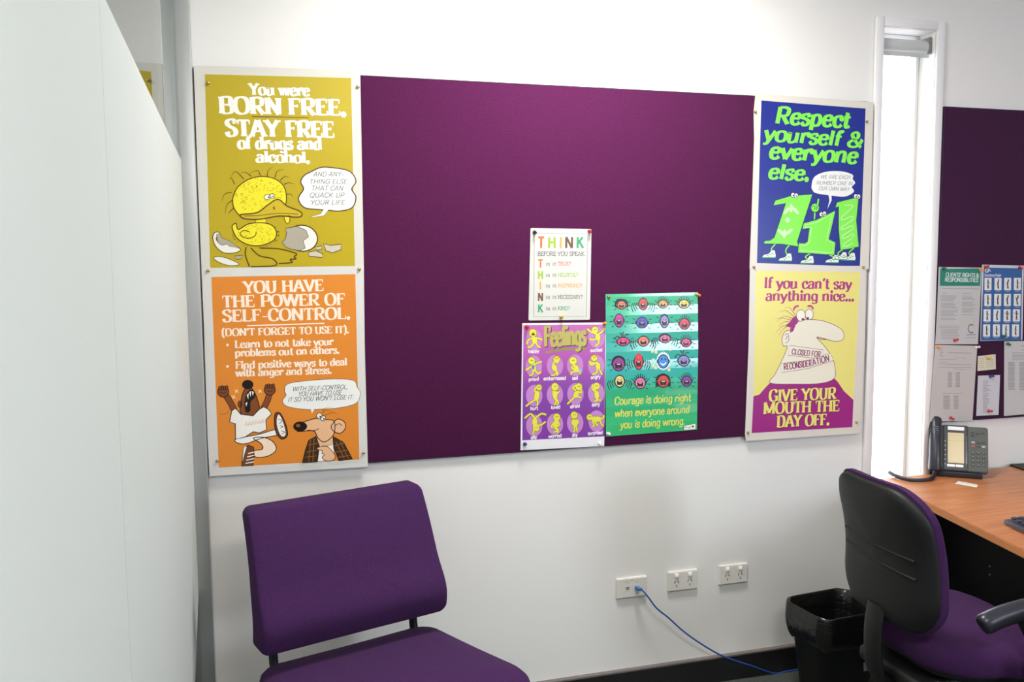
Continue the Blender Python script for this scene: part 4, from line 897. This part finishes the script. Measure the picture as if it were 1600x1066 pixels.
# ------------------------------------------------------------------ blue network cable
p0 = on_y(994.5, 917.5, -.014)
cb = thing('network_cable', 'blue network cable hanging from the wall plate to the floor behind the bin', 'cable', (p0.x, 0, 0))
o0 = Vector((p0.x, 0, 0))
bm = bmesh.new(); e = on_y(1003, 921, -.045)
bx(bm, p0-o0+Vector((0, -.004, 0)), (.0118, .016, .009), bev=.001); obj('plug', bm, mat('clear_plug', (70, 120, 170), .25), cb)
bm = bmesh.new(); pts = catmull([p0+Vector((0, -.012, 0)), p0+Vector((.004, -.022, -.001)), e], 5); tube(bm, [q-o0 for q in pts], [.0068, .0068, .0066, .0066, .0062, .006, .0056, .005, .0044, .004, .0036], 10); obj('boot', bm, M_bluec, cb, smooth=60)
path = [on_y(1001, 920, -.040)]+[on_y(x, y, Y) for x, y, Y in ((1011, 931, -.052), (1026, 950.5, -.056), (1045, 966, -.056), (1067, 986, -.052), (1095, 1006, -.045), (1125, 1023.5, -.035), (1150, 1033, -.032), (1175, 1041, -.032))]
q = on_z(1200, 1045, .0034); path.append(q); path += [on_z(1222, 1043.6, .0034), on_z(1240, 1041, .0034)]
last = path[-1]; path += [last+Vector((.12, .0, 0)), last+Vector((.45, .012, 0))]
for p in path: p.z = max(p.z, .0034); p.y = min(p.y, -.0225)
bm = bmesh.new(); tube(bm, [q-o0 for q in catmull(path, 8)], .0029, 8); obj('cord', bm, M_blue, cb, smooth=60)

# ------------------------------------------------------------------ waste bin with liner
BC = Vector((1.905, -.232, 0)); t = thing('waste_bin', 'black waste bin with a plastic liner under the window beside the office chair', 'bin', BC, radians(4))
HZ = .335
def ringpts(hw, hd, r, n=10): return rrect(hw, hd, min(r, hd*.9), n)
def shell(bm, prof, mi=0, close_bottom=True):
    R = []
    for z, hw, hd, wob in prof:
        o = ringpts(hw, hd, .05); R.append([bm.verts.new((u*(1+wob*(.6*sin(j*1.7)+.4*sin(j*.61+2))), v*(1+wob*(.6*cos(j*1.3)+.4*sin(j*.9))), z+(wob*.25*sin(j*.8+z*40) if wob else 0))) for j, (u, v) in enumerate(o)])
    n = len(R[0])
    for a, b in zip(R, R[1:]):
        for j in range(n): bm.faces.new((a[j], a[(j+1) % n], b[(j+1) % n], b[j])).material_index = mi
    if close_bottom: bm.faces.new(R[0][::-1]); 
    return R
bm = bmesh.new()
shell(bm, [(0, .098, .078, 0), (.004, .100, .080, 0), (HZ-.02, .131, .107, 0), (HZ-.012, .137, .112, 0), (HZ-.002, .138, .113, 0), (HZ-.002, .133, .108, 0), (HZ-.02, .127, .103, 0), (.012, .096, .076, 0), (.008, .05, .04, 0)])
bmesh.ops.recalc_face_normals(bm, faces=bm.faces[:]); obj('bin_body', bm, M_bin, t, smooth=50)
bm = bmesh.new()
prof = [(.03, .088, .068, .02), (.12, .098, .078, .03), (.24, .115, .092, .03), (HZ-.02, .123, .099, .015), (HZ+.004, .134, .109, .006), (HZ+.006, .1395, .1145, .006), (HZ-.004, .1425, .1175, .006), (HZ-.03, .1445, .118, .012), (HZ-.06, .145, .1185, .022), (HZ-.085, .141, .116, .035), (HZ-.105, .134, .111, .04), (HZ-.118, .1255, .1035, .03)]
shell(bm, prof); bmesh.ops.recalc_face_normals(bm, faces=bm.faces[:])
o = obj('bin_liner', bm, M_bag, t, smooth=80)
ss = o.modifiers.new('s', 'SUBSURF'); ss.levels = 1; ss.render_levels = 2
bm = bmesh.new(); bx(bm, (.052, -.1045, .150), (.034, .0016, .030), Matrix.Rotation(radians(-5), 3, 'X')); obj('sticker', bm, mat('grey_sticker', (110, 112, 110), .5), t)

# ------------------------------------------------------------------ visitor chair
VA = radians(17.5); t = thing('visitor_chair', 'armless purple upholstered visitor chair against the wall below the orange poster', 'chair', (.226, -.335, 0), VA)
# local: x to the right seen from the front, -y the way the chair faces
def vback(u, v, h):                                     # u across, v up from the middle, h towards the sitter
    z = .696+v; k = v/.185
    lean = .080*k*abs(k)**.3 if k > 0 else .030*k
    lum = .042*math.exp(-((v+.105)/.075)**2)*max(0.3, min(1, (h+.02)/.05))
    return (u*(1.0+.010*(-k)), lean+.012-h-lum+.022*(u/.27)**2*0-.004, z)
bm = bmesh.new()
pillow(bm, rrect(.272, .179, .024, 8, .264), [(.06, -.034), (.012, -.034), (.003, -.030), (0, -.022), (0, .0), (0, .022), (.0015, .028), (.006, .0315), (.02, .033), (.04, .034), (.06, .0345), (.08, .035), (.10, .0353), (.12, .0356), (.14, .036), (.16, .0363), (9, .037)], vback)
obj('backrest', bm, M_seatfab, t, smooth=60)
bm = bmesh.new()
def vseat(u, v, h):                                     # v forward
    f = v+.245; w = 1+.24*(f/.5)
    dz = -.05*max(0, (f-.40)/.1)**2+.02*f/.5
    return (u*w, -f+.02, .432+h+dz)
pillow(bm, rrect(.262, .250, .055, 8), [(.05, -.040), (.010, -.038), (0, -.028), (0, .000), (.004, .012), (.014, .021), (.05, .026), (.12, .029), (9, .031)], vseat)
obj('seat', bm, M_seatfab, t, smooth=60)
for s in (-1, 1):
    bm = bmesh.new(); tube(bm, catmull([(s*.212, .068, .80), (s*.212, .052, .62), (s*.212, .030, .505), (s*.212, .018, .44), (s*.212, -.02, .400), (s*.212, -.12, .392)], 6), .0125, 12); obj('back_upright', bm, M_tube, t, smooth=60)
    bm = bmesh.new(); tube(bm, catmull([(s*.235, -.06, .392), (s*.24, .02, .36), (s*.25, .075, .18), (s*.255, .11, .005)], 8), .0115, 12); obj('leg', bm, M_tube, t, smooth=60)
    bm = bmesh.new(); tube(bm, catmull([(s*.25, -.34, .392), (s*.275, -.42, .36), (s*.285, -.44, .18), (s*.29, -.455, .005)], 8), .0115, 12); obj('leg', bm, M_tube, t, smooth=60)
bm = bmesh.new(); bx(bm, (0, -.20, .389), (.48, .34, .014), bev=.003)
for y in (-.06, -.34): tube(bm, [(-.25, y, .388), (.25, y, .388)], .0115, 10)
obj('seat_frame', bm, M_tube, t, smooth=60)

# ------------------------------------------------------------------ desk in the corner
DZ = .705
t = thing('desk', 'cherry wood corner desk with black legs and panel under the right-hand board', 'desk', (0, 0, 0))
E0 = Vector((2.149, -.464)); E1 = Vector((2.072, -.836)); dv = (E0-E1).normalized()
Pw = E0+dv*((-.022-E0.y)/dv.y); Pn = E1-dv*.75
def prism(bm, loop, z0, z1, mi=0, mside=None):
    a = [bm.verts.new((x, y, z0)) for x, y in loop]; b = [bm.verts.new((x, y, z1)) for x, y in loop]
    bm.faces.new(a[::-1]).material_index = mi; bm.faces.new(b).material_index = mi
    for i in range(len(a)):
        j = (i+1) % len(a); bm.faces.new((a[i], a[j], b[j], b[i])).material_index = mi if mside is None else mside
lp = [(Pw.x, Pw.y), (Pn.x, Pn.y), (4.28, Pn.y), (4.28, -.022)]
bm = bmesh.new(); prism(bm, lp, DZ-.025, DZ, 0, 1)
bmesh.ops.bevel(bm, geom=[e for e in bm.edges if abs(e.verts[0].co.z-e.verts[1].co.z) < 1e-4], offset=.0025, segments=2, affect='EDGES')
bmesh.ops.recalc_face_normals(bm, faces=bm.faces[:])
obj('desktop', bm, [M_wood, mat('cherry_edge_strip', (196, 128, 74), .42)], t, smooth=40)
M_dark = mat('black_laminate', (17, 17, 19), .55, .3)
bm = bmesh.new(); bx(bm, (3.28, -.06, .43), (1.96, .018, .49)); obj('modesty_shade_panel', bm, M_dark, t)
bm = bmesh.new(); bx(bm, (2.44, -.80, .34), (.018, 1.44, .676)); obj('modesty_shade_panel', bm, M_dark, t)  # added black sheet standing in for footwell shade, hides the lit floor
for x, y in ((2.30, -.13), (2.20, -1.42), (4.2, -.14), (4.2, -1.44)):
    bm = bmesh.new(); bx(bm, (x, y, (DZ-.026)/2), (.05, .05, DZ-.027), bev=.003); obj('leg', bm, M_dark, t, smooth=40)
for q in ((1547, 885), (1547, 898)):
    D = ray(*q); p = CAM+D*((2.4305-CAM.x)/D.x); bm = bmesh.new(); lathe(bm, [(.003, 0), (.003, .002), (.0015, .003)], 10, 'X', p-Vector((.0025, 0, 0)))
    obj('screw_cap', bm, mat('steel_screw', (170, 172, 176), .3, metal=.8), t)

# ------------------------------------------------------------------ desk telephone
pa = on_z(1452, 744, DZ); pb = on_z(1545, 751, DZ)
PA = math.atan2(pb.y-pa.y, pb.x-pa.x)
t = thing('desk_telephone', 'dark grey desk telephone with a beige screen under the window-side board', 'telephone', ((pa.x+pb.x)/2, (pa.y+pb.y)/2, DZ), PA)
TW = (pb-pa).length; TH = .185; TL = radians(68); HWD = TW/2
def face(u, v, h=0.0):                                 # u along the front, v up the slope, h out of the face
    return Vector((u, .012+v*cos(TL)-h*sin(TL), .022+v*sin(TL)+h*cos(TL)))
def slab(bm, u0, u1, v0, v1, h0, h1, mi=0, bev=.0):
    b2 = bmesh.new(); bmesh.ops.create_cube(b2, size=1); bmesh.ops.scale(b2, vec=(u1-u0, v1-v0, h1-h0), verts=b2.verts)
    if bev: bmesh.ops.bevel(b2, geom=b2.edges[:], offset=bev, segments=2, affect='EDGES')
    for v in b2.verts: v.co = face(v.co.x+(u0+u1)/2, v.co.y+(v0+v1)/2, v.co.z+(h0+h1)/2)
    merge(bm, b2, mi)
M_ph = mat('telephone_grey_plastic', (72, 74, 76), .45, .4); M_phd = mat('telephone_dark_plastic', (38, 38, 44), .35, .5); M_ph2 = mat('telephone_panel', (84, 88, 84), .5, .4)
fr = lambda k: -HWD+TW*k
bm = bmesh.new(); bx(bm, (0.0, .062, .0118), (TW*.80, .12, .0215), bev=.004); obj('base', bm, M_phd, t, smooth=40)
bm = bmesh.new(); slab(bm, fr(0), fr(1), 0, TH-.008, -.026, 0, 0, .005); obj('body', bm, M_ph, t, smooth=40)
bm = bmesh.new(); slab(bm, -.05, .05, .034, .13, -.080, -.026, 0, .004); obj('stand', bm, M_phd, t, smooth=40)
bm = bmesh.new(); slab(bm, fr(.655), fr(.995), .004, TH-.012, -.001, .0035, 0, .002); obj('keypad_panel', bm, M_ph2, t, smooth=40)
for r in range(4):
    for c in range(3):
        bm = bmesh.new(); slab(bm, fr(.715+c*.088), fr(.770+c*.088), .024+r*.0155, .0325+r*.0155, .003, .0062, 0, .0012); slab(bm, fr(.732+c*.088), fr(.752+c*.088), .0285+r*.0155, .0312+r*.0155, .0062, .0064, 1)
        obj('key', bm, [M_phd, mat('key_print', (150, 152, 154), .5)], t)
for r in range(2):
    for c in range(3):
        cm = mat('red_key', (170, 80, 74), .4) if (r, c) == (0, 0) else (mat('pale_key', (170, 176, 172), .4) if (c == 0 or (r == 0 and c == 2)) else M_ph)
        bm = bmesh.new(); slab(bm, fr(.712+c*.088), fr(.775+c*.088), .097+r*.0145, .1045+r*.0145, .003, .006, 0, .001); obj('function_key', bm, cm, t)
for u, v in ((.735, .148), (.735, .137), (.815, .145), (.895, .148)):
    bm = bmesh.new(); slab(bm, fr(u-.03), fr(u+.03), v, v+.008, .003, .0058, 0, .0015); obj('function_key', bm, M_ph if u > .85 else M_phd, t)
bm = bmesh.new(); slab(bm, fr(.24), fr(.655), .004, TH-.006, -.001, .003, 0, .002); obj('screen_bezel', bm, M_phd, t, smooth=40)
bm = bmesh.new(); slab(bm, fr(.315), fr(.59), .032, TH-.036, .003, .0045, 0, .0006)
slab(bm, fr(.32), fr(.585), TH-.068, TH-.0668, .0045, .0047, 1); slab(bm, fr(.34), fr(.50), TH-.047, TH-.0458, .0045, .0047, 1)
obj('screen', bm, [mat('lcd_beige', (206, 190, 148), .25, .5), mat('lcd_text', (168, 156, 122), .4)], t)
M_lab = mat('white_label', (236, 236, 236), .35)
bm = bmesh.new(); slab(bm, fr(.315), fr(.595), TH-.026, TH-.012, .003, .0045, 0, .001); obj('label_strip', bm, M_lab, t)
for a_, b_ in ((.302, .437), (.447, .580)):
    bm = bmesh.new(); slab(bm, fr(a_), fr(b_), .017, .027, .003, .0045, 0, .001); obj('label_strip', bm, M_lab, t)
bm = bmesh.new(); slab(bm, fr(.618), fr(.645), .03, TH-.045, .003, .004, 0, .001); obj('side_strip', bm, mat('navy_gloss', (34, 36, 66), .2), t)
for k in range(12):
    bm = bmesh.new(); slab(bm, fr(.255), fr(.285), .024+k*.0088, .0295+k*.0088, .003, .0055, 0, .001); obj('line_key', bm, mat('grey_line_key', (150, 150, 152), .4) if k % 2 == 0 else M_ph, t)
# handset lying upright in its cradle at the left
bm = bmesh.new()
pts = [face(fr(.085), v, h) for v, h in ((-.004, .018), (.02, .026), (.05, .032), (.10, .034), (.14, .031), (.175, .026), (.197, .018))]
C_ = catmull(pts, 6); n = len(C_)
rad = [.0225+.0030*abs(2*i/(n-1)-1)**2.2 if 0 < i < n-1 else .010 for i in range(n)]; rad[1] = .021; rad[-2] = .021
tube(bm, C_, rad, 14, flat=1.0); hs = obj('handset', bm, M_arm, t, smooth=60)
bm = bmesh.new()
for k in range(5): slab(bm, fr(.03), fr(.14), .158-k*.0075, .1605-k*.0075, .0500-k*.0005, .0532-k*.0001, 0, .0006)
g = obj('grip_ridge', bm, mat('ridge_grey', (96, 100, 120), .35), hs)
bm = bmesh.new(); slab(bm, fr(.0), fr(.21), -.002, TH-.02, -.002, .012, 0, .004); obj('cradle', bm, M_ph, t, smooth=40)
# coiled handset cord
base = Vector(((pa.x+pb.x)/2, (pa.y+pb.y)/2, DZ)); Rm = Matrix.Rotation(-PA, 3, 'Z')
gp = [on_z(x, y, DZ+.009) for x, y in ((1459, 743.5), (1453, 748.5), (1440, 750.5), (1425, 750.5), (1410, 747.5), (1397, 742.5), (1390, 738.5))]
ax = catmull([base+Matrix.Rotation(PA, 3, 'Z') @ face(fr(.10), .002, .016)]+gp, 14); loc = [Rm @ (p-base) for p in ax]
hel = []
for i in range(len(loc)-1):
    tn = (loc[i+1]-loc[i]).normalized(); n1 = tn.cross(Vector((0, 0, 1))).normalized(); n2 = n1.cross(tn)
    for j in range(8):
        an = 2*pi*(i*8+j)/8; hel.append(loc[i].lerp(loc[i+1], j/8)+(n1*cos(an)+n2*sin(an))*.0055)
bm = bmesh.new(); tube(bm, hel, .0022, 6); obj('coiled_cord', bm, M_phd, t, smooth=60)

# paper slip, keyboard, desk mat
q = [on_z(x, y, DZ) for x, y in ((1497, 752.3), (1528.5, 758.5), (1526, 762.2), (1492.5, 756.3))]
c0 = sum(q, Vector())/4; bm = bmesh.new(); prism(bm, [(p.x-c0.x, p.y-c0.y) for p in q], .0006, .0016); bmesh.ops.recalc_face_normals(bm, faces=bm.faces[:])
o = obj('paper_slip', bm, mat('slip_paper', (232, 230, 218), .6)); o.location = (c0.x, c0.y, DZ); tag(o, 'white paper slip on the desk in front of the telephone', 'paper')
k0 = on_z(1568, 814, DZ+.012); k1 = on_z(1600, 830, DZ+.012)
KA = math.atan2(k1.y-k0.y, k1.x-k0.x)
t = thing('computer_keyboard', 'dark keyboard at the front of the wooden desk', 'keyboard', (k0.x, k0.y, DZ), KA)
bm = bmesh.new(); bx(bm, (.222, .075, .013), (.444, .15, .018), Matrix.Rotation(radians(3), 3, 'X'), bev=.005); obj('case', bm, mat('navy_black_plastic', (34, 40, 56), .35, .5), t, smooth=40)
M_key = mat('keyboard_key', (46, 52, 66), .4)
for r in range(6):
    for c in range(16):
        bm = bmesh.new(); bx(bm, (.022+c*.0265, .022+r*.021, .0255+r*.0011), (.0155, .016, .007), Matrix.Rotation(radians(3), 3, 'X'), bev=.002); obj('key', bm, M_key, t)
mq = [on_z(x, y, DZ) for x, y in ((1576, 728), (1600, 735.5))]
MA = math.atan2(mq[1].y-mq[0].y, mq[1].x-mq[0].x)
bm = bmesh.new(); o_ = rrect(.16, .11, .012, 6); prism(bm, [(u+.159, v+.109) for u, v in o_], .0006, .007)
bmesh.ops.bevel(bm, geom=[e for e in bm.edges if e.verts[0].co.z > .006 and e.verts[1].co.z > .006], offset=.0015, segments=2, affect='EDGES')
bmesh.ops.recalc_face_normals(bm, faces=bm.faces[:])
o = obj('desk_mat', bm, M_blk, smooth=40); o.location = (mq[0].x, mq[0].y, DZ); o.rotation_euler = (0, 0, MA)
tag(o, 'flat black mat lying on the wooden desk right of the telephone', 'mat')

# ------------------------------------------------------------------ office chair (faces +x, turned a little)
OC = Vector((1.86, -.770, 0)); t = thing('office_chair', 'swivel office chair with a black plastic back and purple seat at the desk', 'chair', OC, radians(-3))
# local: +x forward, +y to the sitter's left (away from the camera)
def oback(u, v, h):
    z = .728+v; x = -.208+.034*((v+.05)/.2)**2*(-1 if v > -.05 else -.35)-.006*(v/.2)
    return (x+h-.055*(u/.22)**2*-1*.5, u, z)
ol = rrect(.194, .198, .100, 10, .188)
bm = bmesh.new(); pillow(bm, ol, [(9, -.022), (.10, -.021), (.05, -.018), (.022, -.013), (.006, -.004), (0, .006), (0, .016), (.008, .018)], oback)
def ridge(zl, zr, h0):
    pts = []
    for i in range(13):
        u = -.150+.30*i/12; pts.append(oback(u, zl+(zr-zl)*i/12, h0-.0032*(1-(u/.2)**2)))
    return pts
for zl, zr in ((.012, .020), (-.038, -.022)): tube(bm, ridge(zl, zr, -.0165), .0042, 8)
obj('back_shell', bm, M_blk, t, smooth=50)
bm = bmesh.new(); pillow(bm, rrect(.197, .206, .104, 10, .192), [(.010, .013), (0, .017), (0, .032), (.005, .042), (.018, .050), (.05, .054), (.10, .057), (9, .058)], oback)
obj('backrest', bm, M_seatfab, t, smooth=60)
bm = bmesh.new()
def oseat(u, v, h):
    return (v+.068, u*(1+.16*(v/.23)), .450+h-.035*max(0, (v-.12)/.11)**2+.012*max(0, -v/.2))
pillow(bm, rrect(.228, .232, .12, 10), [(.05, -.036), (.012, -.032), (0, -.018), (0, .014), (.006, .028), (.022, .040), (.06, .047), (.12, .050), (9, .052)], oseat)
obj('seat', bm, M_seatfab, t, smooth=60)
bm = bmesh.new(); pillow(bm, rrect(.21, .215, .11, 8), [(9, -.062), (.06, -.060), (.01, -.050), (0, -.040), (0, -.030)], oseat); obj('seat_pan', bm, M_blk, t, smooth=50)
bm = bmesh.new()
sp = catmull([(-.216, 0, .57), (-.226, 0, .50), (-.222, 0, .41), (-.200, 0, .355), (-.12, 0, .340), (-.02, 0, .345)], 6)
tube(bm, sp, .037, 16, flat=.36)
obj('back_bracket', bm, M_blk, t, smooth=50)
for s in (-1, 1):
    bm = bmesh.new(); tube(bm, catmull([(-.086, s*.242, .592), (-.074, s*.242, .597), (-.02, s*.242, .612), (.06, s*.242, .624), (.13, s*.242, .627), (.175, s*.242, .623), (.185, s*.242, .620)], 6), [.004, .0135, .0185, .0212, .0228, .0238]+[.0245]*25+[.0238, .0228, .0212, .0185, .0135, .004], 14, flat=1.15)
    ar = obj('armrest', bm, M_arm, t, smooth=60)
    bm = bmesh.new(); tube(bm, catmull([(.045, s*.244, .60), (.058, s*.268, .54), (.058, s*.272, .45), (.05, s*.25, .385), (.03, s*.15, .366)], 7), .016, 12, flat=1.5); obj('arm_support', bm, M_blk, ar, smooth=60)
bm = bmesh.new(); bx(bm, (-.02, 0, .372), (.32, .26, .045), bev=.012); lathe(bm, [(.028, .20), (.028, .348), (.024, .35)], 16); lathe(bm, [(.034, .085), (.034, .21), (.030, .215)], 16); obj('gas_lift', bm, M_blk, t, smooth=50)  # mechanism box enlarged to stand in for shade under the seat
bm = bmesh.new()
for k in range(5):
    an = 2*pi*k/5+.3; d = Vector((cos(an), sin(an), 0))
    tube(bm, catmull([d*.0+Vector((0, 0, .10)), d*.15+Vector((0, 0, .092)), d*.285+Vector((0, 0, .070))], 5), [.034-.0014*i for i in range(11)], 10)
obj('star_base', bm, M_blk, t, smooth=60)
for k in range(5):
    an = 2*pi*k/5+.3; d = Vector((cos(an), sin(an), 0)); n = Vector((-sin(an), cos(an), 0)); bm = bmesh.new()
    for s in (-1, 1):
        b2 = bmesh.new(); lathe(b2, [(.018, -.009), (.025, -.007), (.025, .007), (.018, .009)], 16, 'X'); bmesh.ops.rotate(b2, cent=(0, 0, 0), matrix=Matrix.Rotation(an+pi/2, 3, 'Z'), verts=b2.verts); bmesh.ops.translate(b2, verts=b2.verts, vec=d*.285+n*(s*.013)+Vector((0, 0, .0255))); merge(bm, b2)
    tube(bm, [d*.285+Vector((0, 0, .03)), d*.285+Vector((0, 0, .075))], .007, 8)
    obj('caster', bm, M_tube, t, smooth=50)
